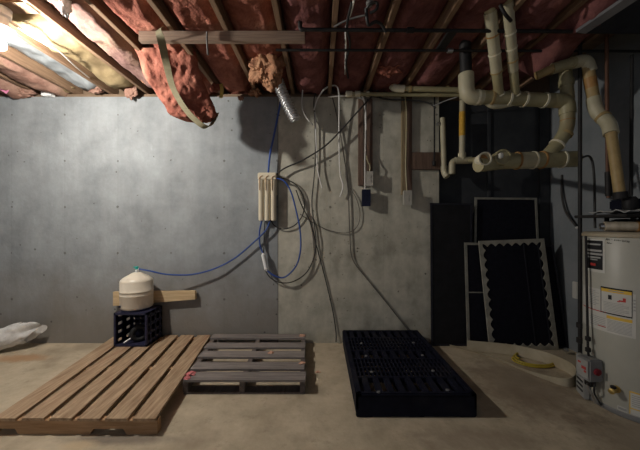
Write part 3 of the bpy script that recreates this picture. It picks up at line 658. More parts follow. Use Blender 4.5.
MB().lathe(at(483, 159.5, 2.34), [(.045, .05), (.05, 0), (.054, -.02), (.054, -.035), (.044, -.035), (.040, 0), (.038, .04)], (0, 1, 0), 28).build('open_hub', M['pvc_rim'], t)
MB().lathe(at(483, 159.5, 2.33), [(.0385, 0), (.0385, .03)], (0, 1, 0), 24).build('hub_plug', M['stain'], t)
# two pipes rising to the ceiling
for (name, pb, pt, r, rims, lab) in (('rising_pipe', at(499.5, 99, D), at(489.5, 6, 1.99), .036, ((.33, 'primer'), (.53, 'pvc_rim'), (.72, 'stain'), (.06, 'pvc_rim')), ''), ('rising_pipe', at(516, 99.5, D), at(507, -4, 1.92), .031, ((.43, 'primer'), (.55, 'pvc_rim'), (.69, 'pvc_rim'), (.06, 'pvc_rim')), '')):
    q = MB().tube([pb, pt], r, 20).build(name, P_, t)
    MB().tube([pb.lerp(pt, .33), pb.lerp(pt, .95)], r+.004, 20).build('sleeve', M['pvc_pale'], q)
    for (k, m) in rims:
        MB().tube([pb.lerp(pt, k), pb.lerp(pt, k+.013)], r+.008, 20).build('collar', M[m], q)
MB().tube(fillet([at(486, 102, 2.43), at(492, 106.5, 2.43), at(502, 106, 2.43), at(520, 101.5, 2.42)], .05), .022, 16).build('side_pipe', M['pvc_pale'], t)
MB().tube(smoothpath([at(500, 5, 1.93), at(505, 14, 1.93), at(511, 21, 1.97)], 6), .011, 12).build('hose_clamp', M['iron'], t)

# vent to the heater
t = pipe_thing('heater_vent_pipe', 'cream and orange-stained vent pipe elbowing down onto the water heater', at(620, 195, 2.15))
MB().tube([at(536, 76, 2.36), at(556, 67, 2.31)], .032, 20).build('run', M['primer'], t)
MB().tube([at(552, 69, 2.32), at(577, 61.5, 2.285)], .042, 20).build('run_sleeve', M['pvc'], t)
MB().tube(fillet([at(574, 62.5, 2.29), at(586, 60, 2.28), at(590, 72, 2.28)], .10), .046, 22).build('elbow', M['pvc_pale'], t)
for x in (571, 575): MB().tube([at(x, 63.3-(x-571)*.25, 2.294), at(x+1.4, 63-(x-571)*.25, 2.292)], .047, 22).build('collar', M['pvc'], t)
MB().tube([at(587.5, 67, 2.28), at(594.5, 104, 2.28)], .040, 20).build('drop_pipe', M['primer'], t)
MB().tube([at(589.6, 78, 2.28), at(591.5, 88, 2.28)], .041, 20).build('stain_band', M['stain'], t)
MB().tube(fillet([at(593, 98, 2.285), at(596, 112, 2.27), at(609, 123, 2.2), at(611, 134, 2.17)], .08), .046, 22).build('offset', M['pvc_pale'], t)
MB().tube([at(602, 116.5, 2.24), at(604, 118.4, 2.225)], .050, 22).build('collar', M['primer'], t)
MB().tube([at(611, 132, 2.17), at(620, 196, 2.11)], .033, 20).build('tail_pipe', M['primer'], t)
MB().tube([at(620, 192, 2.11), at(620.6, 199, 2.108)], .041, 20).build('clamp', M['iron'], t)

# water pipes on the right
t = pipe_thing('copper_pipe', 'reddish copper pipe rising from the water heater left of the vent pipe', at(608, 198, 2.18))
MB().tube([at(606.5, 30, 2.22), at(607.5, 160, 2.2), at(608.5, 198, 2.18)], .013, 12).build('pipe', M['copper'], t)
MB().tube([at(608, 172, 2.19), at(608.6, 196, 2.18)], .020, 12).build('coupling', M['iron'], t)
for i, (x, ya, d, lab) in enumerate(((632, 55, 2.2, 'dark pipe rising at the right edge behind the vent pipe'),)):
    o = MB().tube([at(x, ya, d), at(x-1, 196, d-.03)], .011, 10).build('dark_pipe', M['iron']); tag(o, lab, 'pipe')
# black gas riser beside the heater
t = pipe_thing('gas_riser', 'tall black gas pipe standing at the left edge of the water heater', at(579.5, 384, 2.33))
gd = 2.30
MB().tube([at(580, 40, gd), at(580, 386, gd)], .0135, 12).build('pipe', M['iron'], t)
for y_ in (325, 340, 376): MB().lathe(at(580, y_+3, gd), [(.015, 0), (.024, .004), (.024, .04), (.015, .044)], sides=12).build('coupling', M['iron'], t)
# bent black tubing loop on the right wall
t = thing('black_hose', 'black hose hanging in a narrow loop on the right wall above its white tip', 'hose', at(576.5, 227, 2.94))
MB().tube(smoothpath([at(562, 175, 3.132), at(562, 195, 3.10), at(566, 212, 3.04), at(576, 226, 2.94)], 8), .011, 8).build('hose', BK, t)
MB().lathe(at(576.5, 227, 2.94), [(.012, 0), (.014, .01), (.010, .025)], (.7, .2, -.6), 12).build('tip', M['white_cable'], t)
cable('black_hose', 'second black hose dropping from the gas pipe to the water heater top', 'hose', [(580, 158, 2.34), (590, 157, 2.36), (594, 175, 2.34), (595, 228, 2.26)], .0085, BK)
o = MB().box(2.597, 2.619, at(577, 0, 2.95).y-.02, 2.99, at(0, 300, 2.9).z, at(0, 283, 2.9).z, .005).build('wall_plate', M['paper']); tag(o, 'white cover plate on the right wall beside the gas pipe', 'plate')

# ================================================================== WATER HEATER
HC = Vector((2.285, 2.10, 0)); HR = .285; HZ = 1.215
def hit(px):
    """angle on the heater's skin seen in column px"""
    d = Vector(((px-320)/FPX, 1)); c = HC.xy; a = d.dot(d); b = -2*d.dot(c); cc = c.dot(c)-HR*HR
    disc = max(b*b-4*a*cc, 0); k = (-b-math.sqrt(disc))/(2*a); q = d*k-c
    th = math.atan2(q.y, q.x); return (th-2*math.pi if th > 0 else th), d.y*k
def skin(th, z, off=0): return Vector((HC.x+(HR+off)*math.cos(th), HC.y+(HR+off)*math.sin(th), z))
def hz(px, py): th, dd = hit(px); return CAMH-(py-225)*dd/FPX
heater = thing('water_heater', 'tall grey-beige round water heater with paper labels at the right', 'water heater', (HC.x, HC.y, 0))
MB().lathe((HC.x, HC.y, 0), [(HR-.012, .012), (HR-.004, .02), (HR, .028), (HR, HZ-.01), (HR-.006, HZ)], sides=72).build('tank', M['heater'], heater)
MB().lathe((HC.x, HC.y, 0), [(HR-.015, 0), (HR-.002, .003), (HR+.004, .012), (HR+.004, .035), (HR, .04)], sides=72).build('base_ring', M['valve_grey'], heater)
MB().lathe((HC.x, HC.y, HZ), [(HR-.004, -.002), (HR+.006, .003), (HR+.006, .022), (HR-.01, .034), (.001, .040)], sides=72).build('top_cap', M['heater_cap'], heater)
def patch(px0, px1, py0, py1, off, m, parent, name, mb=None, ref=None):
    th0, th1 = hit(px0)[0], hit(px1)[0]; pc = ref or (px0+px1)/2
    z0, z1 = hz(pc, py1), hz(pc, py0); q = mb or MB(); n = 10
    q.slab(lambda u, v: skin(th0+(th1-th0)*u, z0+(z1-z0)*v, off), lambda u, v: skin(th0+(th1-th0)*u, z0+(z1-z0)*v, off-.0012), n, 1)
    return q if mb is not None else q.build(name, m, parent)
# black brand label
lb = patch(585.5, 605, 239, 272, .0022, M['paper'], heater, 'front_label')
patch(586.5, 603, 240.5, 269, .0034, M['ink'], lb, 'label_field')
q = MB()
for (a, b, y0, y1) in ((588, 601, 243.5, 245), (588, 602, 249.5, 251.5), (587.5, 603.5, 253, 255), (588.5, 601, 256.5, 258), (591, 598, 259, 260)): patch(a, b, y0, y1, .0044, None, None, '', q)
q.build('lettering', M['paper_grey'], lb)
patch(591, 596, 263, 265.5, .0044, M['red_ink'], lb, 'red_emblem')
# handwriting in marker, an unreadable scribble
q = MB()
def stroke(x0, y0, seq, sc=1.0):
    pts = [skin(hit(x0+a*sc)[0], hz(x0+a*sc, y0+b*sc), .0016) for a, b in seq]
    q.tube(pts, .0016, 5)
xx = 606
for seq in ([(0, 2), (.6, 0), (1.4, 1.8), (2, .2)], [(2.6, 1.6), (3, .4), (3.6, 1.8)], [(5.6, 1), (6.6, 1)], [(8.5, 2), (8.9, .3), (9.8, 1.2)], [(10.5, .4), (11.2, 1.9), (11.8, .6)], [(12.6, .5), (13, 2.1)], [(14, 1.3), (15.2, 1.4)],
            [(16.4, .5), (17.3, 1), (16.6, 2.2), (17.8, 2.3)], [(18.8, 2.1), (19.2, .8), (19.8, 1.7)], [(20.8, .8), (21.6, 1.5), (20.9, 2.6)], [(23, .9), (22.8, 2.9)], [(1, 5), (1.6, 3.8), (2.4, 5.2), (3.2, 4), (4.2, 5), (6, 4.4)]):
    stroke(xx, 238.3, [(a, b+.07*a) for a, b in seq])
q.build('handwriting', M['ink'], heater)
# big instruction labels
l1 = patch(583.5, 636, 291, 333, .0018, M['paper'], heater, 'instruction_label', ref=610)
wl = patch(601, 632.5, 288.5, 315.5, .0030, M['ink'], l1, 'warning_label', ref=616)
patch(601.8, 631.8, 290, 314.2, .0040, M['paper'], wl, 'warning_field', ref=616)
patch(601.8, 631.8, 290, 293.2, .0048, M['yellow_ink'], wl, 'amber_heading', ref=616)
patch(608.5, 612, 296, 300.5, .0048, M['ink'], wl, 'black_pictogram', ref=616)
q = MB(); patch(619, 626, 299.5, 301, .0048, None, None, '', q, 616); patch(623, 626, 297, 299.5, .0048, None, None, '', q, 616); patch(617.5, 620, 300.6, 301.6, .0048, None, None, '', q, 616); q.build('red_pictogram', M['red_ink'], wl)
q = MB()
for k in range(7): patch(604, 629 if k % 3 else 624, 303.4+k*1.5, 304.0+k*1.5, .0048, None, None, '', q, 616)
q.build('lettering', M['paper_grey'], wl)
q = MB(); patch(609, 624, 291.1, 292, .0052, None, None, '', q, 616)
q.build("lettering", M["paper_grey"], wl)
patch(606.8, 632.5, 317, 320, .0028, M['yellow_ink'], l1, 'amber_heading', ref=616)
q = MB()
for k in range(9): patch(607.5, 632, 321.2+k*1.35, 321.75+k*1.35, .0028, None, None, '', q, 616)
q.build('lettering', M['paper_grey'], l1); q = MB()
for k in range(6): patch(590, 605.6, 319.5+k*1.8, 320.1+k*1.8, .0028, None, None, '', q, 610)
q.build('lettering', M['paper_grey'], l1); q = MB()
for k in range(9): patch(589.5, 599 if k % 2 else 596, 293.5+k*1.8, 294.1+k*1.8, .0028, None, None, '', q, 610)
q.build('lettering', M['paper_grey'], l1); q = MB()
for k in range(4): patch(633.5, 635.7, 297+k*3.2, 298.5+k*3.2, .0028, None, None, '', q, 616)
q.build('lettering', M['paper_grey'], l1)
q = MB(); patch(584, 605.8, 313.2, 314.1, .0030, None, None, '', q, 610); patch(598, 606, 328, 328.8, .0030, None, None, '', q, 610); q.build('red_rule', M['red_ink'], l1)
l2 = patch(629.5, 641, 392, 415, .0018, M['paper'], heater, 'lower_label', ref=634)
q = MB(); patch(629.5, 641, 392, 393.3, .003, None, None, '', q, 634); patch(629.5, 630.4, 392, 415, .003, None, None, '', q, 634); patch(629.5, 641, 408.5, 409.5, .003, None, None, '', q, 634); q.build('amber_border', M['yellow_ink'], l2)
q = MB()
for k in range(6): patch(632, 640, 395.5+k*2, 396.2+k*2, .003, None, None, '', q, 634)
q.build('lettering', M['paper_grey'], l2)
pl_ = patch(617.5, 627.5, 407, 411, .002, M['paper'], heater, 'data_plate')
patch(618.3, 626.7, 407.8, 410.2, .0035, M['panel_pale'], pl_, 'plate_field')
# gas control and burner panel
def frame_at(px):
    th = hit(px)[0]; n = Vector((math.cos(th), math.sin(th), 0)); return th, n, Vector((-n.y, n.x, 0))
th, n, u = frame_at(597); zc = hz(597, 368)
gv = MB().obox(skin(th, zc, .055), u, n, Vector((0, 0, 1)), .105, .10, .155, .008).build('gas_control', M['valve_grey'], heater)
fc = skin(th, zc+.005, .107)
MB().obox(fc, u, n, Vector((0, 0, 1)), .088, .004, .125, .002).build('face_plate', M['panel_pale'], gv)
q = MB()
for (a, b, w_, h_) in ((-.022, .035, .022, .012), (.012, .005, .034, .02), (.022, -.018, .016, .014)): q.obox(fc+u*a+n*.003+Vector((0, 0, b)), u, n, Vector((0, 0, 1)), w_, .002, h_)
q.build('red_marking', M['red_ink'], gv)
sd = skin(th, zc, .055)+u*.054
MB().lathe(sd, [(.024, 0), (.024, .012), (.018, .015)], u, 20).build('red_knob', M['dark_red'], gv)
MB().tube(fillet([skin(th, zc-.07, .06), skin(th, zc-.13, .07), skin(th+.05, zc-.19, .05), skin(th+.06, zc-.24, .03)], .04), .009, 8).build('burner_tube', M['chrome'], gv)
MB().tube(smoothpath([skin(th+.10, zc-.07, .05), skin(th+.13, zc-.13, .07), skin(th+.08, zc-.18, .04), skin(th+.16, zc-.24, .02)], 6), .006, 8).build('thermocouple_wire', M['black_cable'], gv)
MB().obox(skin(th, zc-.105, .05), u, n, Vector((0, 0, 1)), .05, .05, .045, .006).build('gas_fitting', M['iron'], gv)
th2, n2, u2 = frame_at(586); z2 = hz(586, 376)
bp = MB().obox(skin(th2, z2, .02), u2, n2, Vector((0, 0, 1)), .13, .035, .30, .006).build('burner_panel', M['panel_pale'], heater)
for k in range(4):
    MB().obox(skin(th2, z2-.10+k*.035, .039), u2, n2, Vector((0, 0, 1)), .09, .004, .014).build('vent_slot', M['ink'], bp)
MB().obox(skin(th2, z2+.055, .040), u2, n2, Vector((0, 0, 1)), .03, .008, .05, .003).build('sight_window', M['ink'], bp)
th3 = hit(616.5)[0]; n3 = Vector((math.cos(th3), math.sin(th3), 0)); zd = hz(616.5, 389)
dv = MB().lathe(skin(th3, zd, -.002), [(.024, 0), (.024, .008), (.013, .01), (.013, .05), (.018, .052), (.018, .075), (.012, .078)], n3, 18).build('drain_valve', M['brass'], heater)
MB().lathe(skin(th3, zd+.016, .045), [(.014, 0), (.016, .004), (.016, .012), (.012, .016)], (0, 0, 1), 14).build('valve_handle', M['iron'], dv)
# supply line to the gas control
t2 = MB().tube(fillet([at(585.8, 236, 2.16), at(588.0, 352, 2.12), skin(th, zc+.09, .06)], .03), .008, 10).build('gas_line', M['iron'], heater)
for y_ in (338, 349): MB().lathe(at(588.0, y_+3, 2.12), [(.010, 0), (.017, .004), (.017, .03), (.010, .034)], sides=12).build('coupling', M['iron'], t2)
# things lying on top of the heater
top = HZ+.04
t = thing('wrapped_pipe', 'stained foil-wrapped pipe length lying across the water heater top', 'pipe', (2.28, 2.0, top))
wp = [Vector((2.05, 2.09, top+.036)), Vector((2.2, 2.0, top+.036)), Vector((2.36, 1.92, top+.036))]
pts = [wp[0].lerp(wp[2], k/30) for k in range(31)]
MB().tube(pts, .036, 18, radii=[.033+.004*nz((k*.7, 0, 0), 1) for k in range(31)]).build('wrap', M['wrap'], t, angle=70)
MB().tube([pts[14], pts[15]], .039, 18).build('band', M['stain'], t)
MB().lathe(pts[0]+Vector((-.02, .012, 0)), [(.022, 0), (.022, .06)], (.88, -.46, 0), 14).build('end_nipple', M['chrome'], t)
t = thing('draft_hood', 'black draft hood standing on the water heater top', 'hood', (HC.x+.02, HC.y+.08, top))
MB().lathe((HC.x+.02, HC.y+.08, top), [(.10, 0), (.10, .07), (.06, .09)], sides=28).build('collar', M['iron'], t)
for a in (0, 2.1, 4.2): MB().box(HC.x+.02+.11*math.cos(a)-.01, HC.x+.02+.11*math.cos(a)+.01, HC.y+.08+.11*math.sin(a)-.01, HC.y+.08+.11*math.sin(a)+.01, top, top+.10).build('leg', M['iron'], t)
MB().box(HC.x-.24, HC.x+.30, HC.y-.16, HC.y+.24, top+.10, top+.122, .006).build('plate', M['iron'], t)
def crumple(sg):
    def f(u, v):
        x = HC.x-.20+.46*u; y = HC.y-.15+.30*v
        return Vector((x+.02*nz((u*4, v*4, 7), 1), y+.02*nz((u*4, v*4, 17), 1), top+.142+.022*nz((u*4, v*5, 2), 1)+.010*nz((u*11, v*9, 3), 1)+.003*sg))
    return f
o = MB().slab(crumple(1), crumple(-1), 24, 16).build('crumpled_sheet', M['paper_grey'], angle=60); tag(o, 'crumpled grey paper sheet lying on the black plate above the heater', 'paper')
t = thing('black_blower', 'black blower with coiled cord under the vent pipe end', 'blower', (HC.x+.05, HC.y+.05, top+.16))
MB().box(HC.x-.06, HC.x+.10, HC.y-.03, HC.y+.14, top+.155, top+.235, .012).build('housing', M['black_plastic'], t)
MB().lathe((HC.x-.04, HC.y+.0, top+.16), [(.04, 0), (.044, .02), (.044, .07), (.03, .09)], sides=20).build('inlet', M['iron'], t)
cp = [Vector((HC.x+.13+.075*math.cos(a)*(1-.03*k), HC.y-.06+.05*math.sin(a), top+.19+.06*math.sin(a+.6)+.004*k)) for k, a in ((k, k*.5) for k in range(40))]
MB().tube(cp, .009, 8).build('cord', M['black_cable'], t)

# ================================================================== LEANING SCREENS
def quad_pt(c, u, v):   # corners TL, TR, BR, BL; u right, v down
    return (c[0].lerp(c[1], u)).lerp(c[3].lerp(c[2], u), v)
def screen(label, c, fw, mf, mp_, th=.014, scallops=None, cat='screen', mid=None):
    TL, TR, BR, BL = c; W = (TR-TL).length; H = (BL-TL).length
    nrm = (TR-TL).cross(BL-TL).normalized()
    if nrm.y > 0: nrm = -nrm
    t = thing('window_screen', label, cat, ((BL.x+BR.x)/2, (BL.y+BR.y)/2, min(BL.z, BR.z)), 'leaning window screens')
    q = MB()
    ps = []
    for (u0, v0, u1, v1, nn) in ((0, 0, 1, 0, 144), (1, 0, 1, 1, 200), (1, 1, 0, 1, 144), (0, 1, 0, 0, 200)) if scallops else ((0, 0, 1, 0, 4), (1, 0, 1, 1, 4), (1, 1, 0, 1, 4), (0, 1, 0, 0, 4)):
        L = W if v0 == v1 else H; K = max(3, round(L/(scallops*(1 if v0 == v1 else 1.2)))) if scallops else 0
        for k in range(nn):
            s = k/nn; u, v = u0+(u1-u0)*s, v0+(v1-v0)*s
            iu, iv = min(max(u, fw/W), 1-fw/W), min(max(v, fw/H), 1-fw/H)
            if scallops:
                e = .03*(1-abs(math.sin(math.pi*K*s)))*(1 if .03 < s < .97 else 0)
                if v0 == v1: iv += (e/H)*(1 if v0 == 0 else -1)
                else: iu += (e/W)*(-1 if u0 == 1 else 1)
            ps.append((quad_pt(c, u, v), quad_pt(c, iu, iv)))
    N = len(ps); vs = []
    for (o_, i_) in ps: vs += [o_, i_, o_+nrm*th, i_+nrm*th]
    fs = []
    for k in range(N):
        a, b = 4*k, 4*((k+1) % N)
        fs += [(a, b, b+1, a+1), (a+2, a+3, b+3, b+2), (a, a+2, b+2, b), (a+1, b+1, b+3, a+3)]
    q._add(vs, fs); fr = q.build('frame', mf, t, angle=40)
    e = fw*.5
    corners = [quad_pt(c, e/W, e/H), quad_pt(c, 1-e/W, e/H), quad_pt(c, 1-e/W, 1-e/H), quad_pt(c, e/W, 1-e/H)]
    MB().prism([p+nrm*.003 for p in corners], nrm*.004).build('mesh_panel', mp_, t, smooth=False)
    for (u0, v0, u1, v1) in (mid or ()):
        a, b = quad_pt(c, u0, v0)+nrm*.009, quad_pt(c, u1, v1)+nrm*.009
        MB().bar(a, b, .012, .008, nrm).build('rail', M['black_frame'] if scallops else mf, t)
    return t
def cor(x0, y0, d0, x1, y1, d1, x2, y2, d2, x3, y3, d3): return [at(x0, y0, d0), at(x1, y1, d1), at(x2, y2, d2), at(x3, y3, d3)]
def grounded(px, py_hint, d): return Vector(((px-320)*d/FPX, d, .003))
screen('large black sheet screen leaning on the bare wall end, behind the other screens', [at(430, 203, 3.172), at(472, 203.5, 3.172), grounded(471, 0, 3.12), grounded(431, 0, 3.12)], .02, M['black_frame'], M['screen_sheet'], .012)
screen('tall black screen with a thin pale frame, sticking up highest behind the scalloped one', [at(474.5, 197.5, 3.22), at(536, 198, 3.22), grounded(543, 0, 3.135), grounded(472, 0, 3.135)], .022, M['alu'], M['screen'], .014)
screen('narrow pale-framed screen leaning left of the scalloped one', [at(464, 242.5, 3.14), at(510, 243, 3.14), grounded(516, 0, 3.085), grounded(467, 0, 3.085)], .026, M['alu'], M['screen'], .014, mid=((0, .48, 1, .48), (.5, .1, .5, 1)))
screen('plain black-framed screen leaning at the right end of the row', [at(535, 244, 3.12), at(552, 245, 3.12), grounded(567.5, 0, 3.07), grounded(545, 0, 3.07)], .02, M['black_frame'], M['screen'], .02)
screen('front screen with a white scalloped frame edge', [at(478, 241, 3.10), at(543, 238.5, 3.10), grounded(557.5, 0, 3.03), grounded(489, 0, 3.03)], .034, M['scallop'], M['screen'], .016, .085, mid=((.68, .04, .68, .97), (.90, .04, .90, .97)))
o = MB().lathe(at(564, 346, 2.93), [(.016, 0), (.022, .01), (.022, .03), (.012, .04)], (.2, -1, .2), 12).build('screen_caster', M['chrome']); o.location.z = .022; tag(o, 'small metal roller on the floor at the foot of the right screen', 'roller')

# ================================================================== FLOOR THINGS AT RIGHT
def floor_pt(px, py): d = FPX*CAMH/(py-225); return Vector(((px-320)*d/FPX, d, 0))
# cream vinyl strip: one long band folded back on itself
t = None
pth = [floor_pt(467, 351), floor_pt(495, 353.5), floor_pt(520, 357), floor_pt(545, 363.5), floor_pt(563, 371), floor_pt(573, 377), floor_pt(576.5, 383), floor_pt(573, 387), floor_pt(563, 386.5), floor_pt(545, 380), floor_pt(520, 370), floor_pt(495, 359), floor_pt(470, 351.5), floor_pt(450, 346.5)]
pp = smoothpath(pth, 8); N = len(pp)
def stripf(sg):
    def f(u, v):
        i = min(int(round(u*(N-1))), N-1); p = pp[i]; tt = (pp[min(i+1, N-1)]-pp[max(i-1, 0)]).normalized(); nn = Vector((tt.y, -tt.x, 0))
        s_ = u*(len(pth)-1)
        lean = 0 if s_ < 6 else min(1, (s_-6)/5)*.6             # stands on edge at first, lies over after the fold
        h = .105 if s_ < 6.5 else .105-.078*max(0, min(1, (s_-6.5)/3.2))
        up = (Vector((0, 0, 1))*(1-lean*.80)+nn*(-1)*lean*.62).normalized()
        return p+up*h*v+nn*.003*sg+Vector((0, 0, .004))
    return f
o = MB().slab(stripf(1), stripf(-1), N-1, 3).build('vinyl_strip', M['strip'], angle=50); tag(o, 'long cream vinyl strip folded into a loop on the floor by the heater', 'strip')
hc = floor_pt(534, 362)
cp = [hc+Vector((.19*math.cos(a)*(1-.004*k), .125*math.sin(a)*(1+.06*math.sin(k*.31)), .009+.0045*k/8)) for k, a in ((k, 2.5+k*.2618) for k in range(52))]
o = MB().tube(smoothpath(cp, 3), .008, 8).build('yellow_hose', M['yellow_hose']); tag(o, 'thin yellow hose coiled on the floor inside the vinyl strip', 'hose')

# ================================================================== PALLETS
def bil(a, b, c, d): return None
# brown planked pallet
t = thing('brown_pallet', 'large brown wooden pallet with gapped planks under the blue crate', 'pallet', (-1.6, 2.45, 0))
def bp_pt(s, k, z):    # s across, k front to back
    f = Vector((-2.02+1.01*s, 1.80, z)); r = Vector((-2.215+1.035*s, 3.14, z)); return f.lerp(r, k)
PZ = .087
pitch = 1/5.83
for i in range(6):
    s0 = i*pitch; s1 = s0+.134/.99; j0_, j1_ = random.uniform(-.006, .004), random.uniform(-.004, .003)
    q = MB(); segs = 10; z0 = PZ+.0005; top_ = []
    def fb(h):
        def f(u, v):
            kk = -.005+j0_*.5+(1.012+j1_-j0_)*u; w0 = s0+.004*nz((i*3.1, u*5, 0), 1); w1 = s1+.004*nz((i*3.1+7, u*5, 0), 1)
            return bp_pt(w0+(w1-w0)*v, kk, z0+h+(.002*nz((i, u*3, 2), 1) if h > 0 else 0))
        return f
    q.slab(fb(.018), fb(0), 14, 1).build('plank', M['pallet_wood'], t, angle=30)
def notched(y_k, nm):
    a = bp_pt(0, y_k, 0); b = bp_pt(1, y_k, 0); L = b.x-a.x; q = []
    prof = [(0, 0), (.11, 0), (.13, .036), (.37-.06, .036), (.33, 0), (.60, 0), (.615, .034), (.80, .034), (.815, 0), (1, 0), (1, PZ), (0, PZ)]
    if y_k == 0: prof = [(0, 0), (.0, .036), (.125, .036), (.145, 0), (.585, 0), (.605, .034), (.79, .034), (.81, 0), (1, 0), (1, PZ), (0, PZ)]
    pts = [(a.x+L*u, a.y, z) for u, z in prof]
    return MB().prism(pts, (0, .042, 0)).build(nm, M['pallet_face'], t, smooth=False)
for k in (0, .48, .965): notched(k, 'stringer')

# grey weathered pallet
t = thing('grey_pallet', 'weathered grey wooden pallet lying flat between the brown and black ones', 'pallet', (-.6, 2.7, 0))
for (ya, yb, xl, xr) in ((3.04, 3.15, -1.155, -.155), (2.80, 2.92, -1.125, -.145), (2.60, 2.73, -1.10, -.14), (2.385, 2.51, -1.07, -.13), (2.215, 2.34, -1.045, -.112)):
    q = MB(); sk = random.uniform(-.006, .006)
    def f(h):
        return lambda u, v: Vector((xl+(xr-xl)*u, ya+(yb-ya)*v+sk*u+.003*nz((u*4, ya, v), 1), .099+h))
    q.slab(f(.017), f(0), 12, 1).build('deck_board', M['grey_wood'], t, angle=30)
for (xf, xb) in ((-1.035, -1.135), (-.60, -.655), (-.135, -.18)):
    MB().hexa([(xf-.02, 2.23, .0135), (xf+.02, 2.23, .0135), (xb+.02, 3.14, .0135), (xb-.02, 3.14, .0135), (xf-.02, 2.23, .0988), (xf+.02, 2.23, .0988), (xb+.02, 3.14, .0988), (xb-.02, 3.14, .0988)]).build('stringer', M['grey_wood_dark'], t, smooth=False)
for (ya, yb, xl, xr) in ((2.225, 2.32, -1.05, -.115), (2.64, 2.73, -1.10, -.14), (3.05, 3.14, -1.15, -.16)):
    MB().box(xl, xr, ya, yb, 0, .013, .002).build('bottom_board', M['grey_wood_dark'], t)
def scrap(px, py, d, z, r, m, label, seed):
    bm = bmesh.new(); bmesh.ops.create_icosphere(bm, subdivisions=3, radius=1); x = (px-320)*d/FPX
    for v in bm.verts:
        n = v.co.normalized(); k = 1+.7*nz(n*1.7, 1, seed)+.35*nz(n*4, 1, seed)
        v.co = Vector((x+n.x*k*r, d+n.y*k*r*.8, z+max(0, (n.z*k+.5)*r*.35)))
    o = MB().frombm(bm).build('insulation_scrap', m, angle=70); tag(o, label, 'scrap', 'insulation scraps on the floor')
scrap(191, 373, 2.30, .1165, .035, M['pink_scrap'], 'pink shredded scrap on the front left corner of the grey pallet', 1)
scrap(187.5, 377, 2.24, .1165, .025, M['pink_scrap'], 'small pink scrap at the very front left edge of the grey pallet', 6)
scrap(302, 333, 3.09, .1165, .03, M['orange_scrap'], 'peach scrap on the back right corner of the grey pallet', 2)
scrap(302, 359, 2.48, .1165, .022, M['orange_scrap'], 'small peach scrap on the right end of the grey pallet', 3)
scrap(271, 347, 2.68, .1165, .022, M['orange_scrap'], 'small orange scrap on the middle board of the grey pallet', 4)
scrap(318, 372, 2.56, .0, .02, M['orange_scrap'], 'crumb of insulation on the floor right of the grey pallet', 5)
scrap(146, 332, 3.05, .1055, .02, M['paper'], 'tiny white paper scrap on the brown planks beside the crate', 8)

# black plastic pallet
bx0, bx1, by0, by1, bh = .243, 1.06, 1.955, 3.145, .163
t = thing('black_pallet', 'black plastic pallet with a slotted grille deck standing on the floor at centre right', 'pallet', ((bx0+bx1)/2, (by0+by1)/2, 0))
q = MB()
q.box(bx0, bx1, by0, by0+.022, .004, bh-.012, .006); q.box(bx0, bx1, by1-.022, by1, .03, bh-.012, .006)
q.box(bx0, bx0+.022, by0, by1, .055, bh-.012, .006); q.box(bx1-.022, bx1, by0, by1, .055, bh-.012, .006)
q.build('skirt', M['black_plastic'], t)
q = MB()
q.box(bx0, bx1, by0, by0+.035, bh-.03, bh, .008); q.box(bx0, bx1, by1-.03, by1, bh-.03, bh, .008)
q.box(bx0, bx0+.045, by0, by1, bh-.03, bh, .008); q.box(bx1-.045, bx1, by0, by1, bh-.03, bh, .008)
ys = [by0+.03, by0+.22, by0+.52, by0+.68, by0+.98, by1-.03]
for y_ in ys[1:-1]: q.box(bx0+.04, bx1-.04, y_-.012, y_+.012, bh-.04, bh-.001, .003)
for (ya, yb, nb, wd) in ((ys[0], ys[1], 9, .042), (ys[1], ys[2], 22, .011), (ys[2], ys[3], 9, .040), (ys[3], ys[4], 22, .011), (ys[4], ys[5], 9, .042)):
    for k in range(nb):
        x = bx0+.05+(bx1-bx0-.10)*(k+.5)/nb; q.box(x-wd/2, x+wd/2, ya, yb, bh-.03, bh-.002, .002)
for y_ in (ys[1]+.075, ys[1]+.15, ys[1]+.225, ys[3]+.075, ys[3]+.15, ys[3]+.225): q.box(bx0+.04, bx1-.04, y_-.005, y_+.005, bh-.025, bh-.004)
q.build('deck', M['black_plastic'], t, angle=30)
for xa in (bx0, (bx0+bx1)/2-.055, bx1-.11):
    q = MB(); xa = min(max(xa, bx0+.004), bx1-.114); q.box(xa, xa+.11, by0+.004, by1-.004, 0, .022, .004)
    for yc in (by0+.004, (by0+by1)/2-.08, by1-.164): q.box(xa, xa+.11, yc, yc+.16, .02, bh-.03, .006)
    q.build('runner', M['black_plastic'], t)
for (px, py) in ((361.5, 343.3), (413.5, 342.7), (366, 356), (422.5, 355.3), (371.8, 372), (433, 370.8), (378.5, 392), (447.5, 390)):
    dd = FPX*(CAMH-bh)/(py-225); x = (px-320)*dd/FPX
    MB().lathe((x, dd, bh-.004), [(.012, 0), (.013, .004), (.011, .008), (.004, .009)], sides=16).build('grip_plug', M['duct_grey'], t)

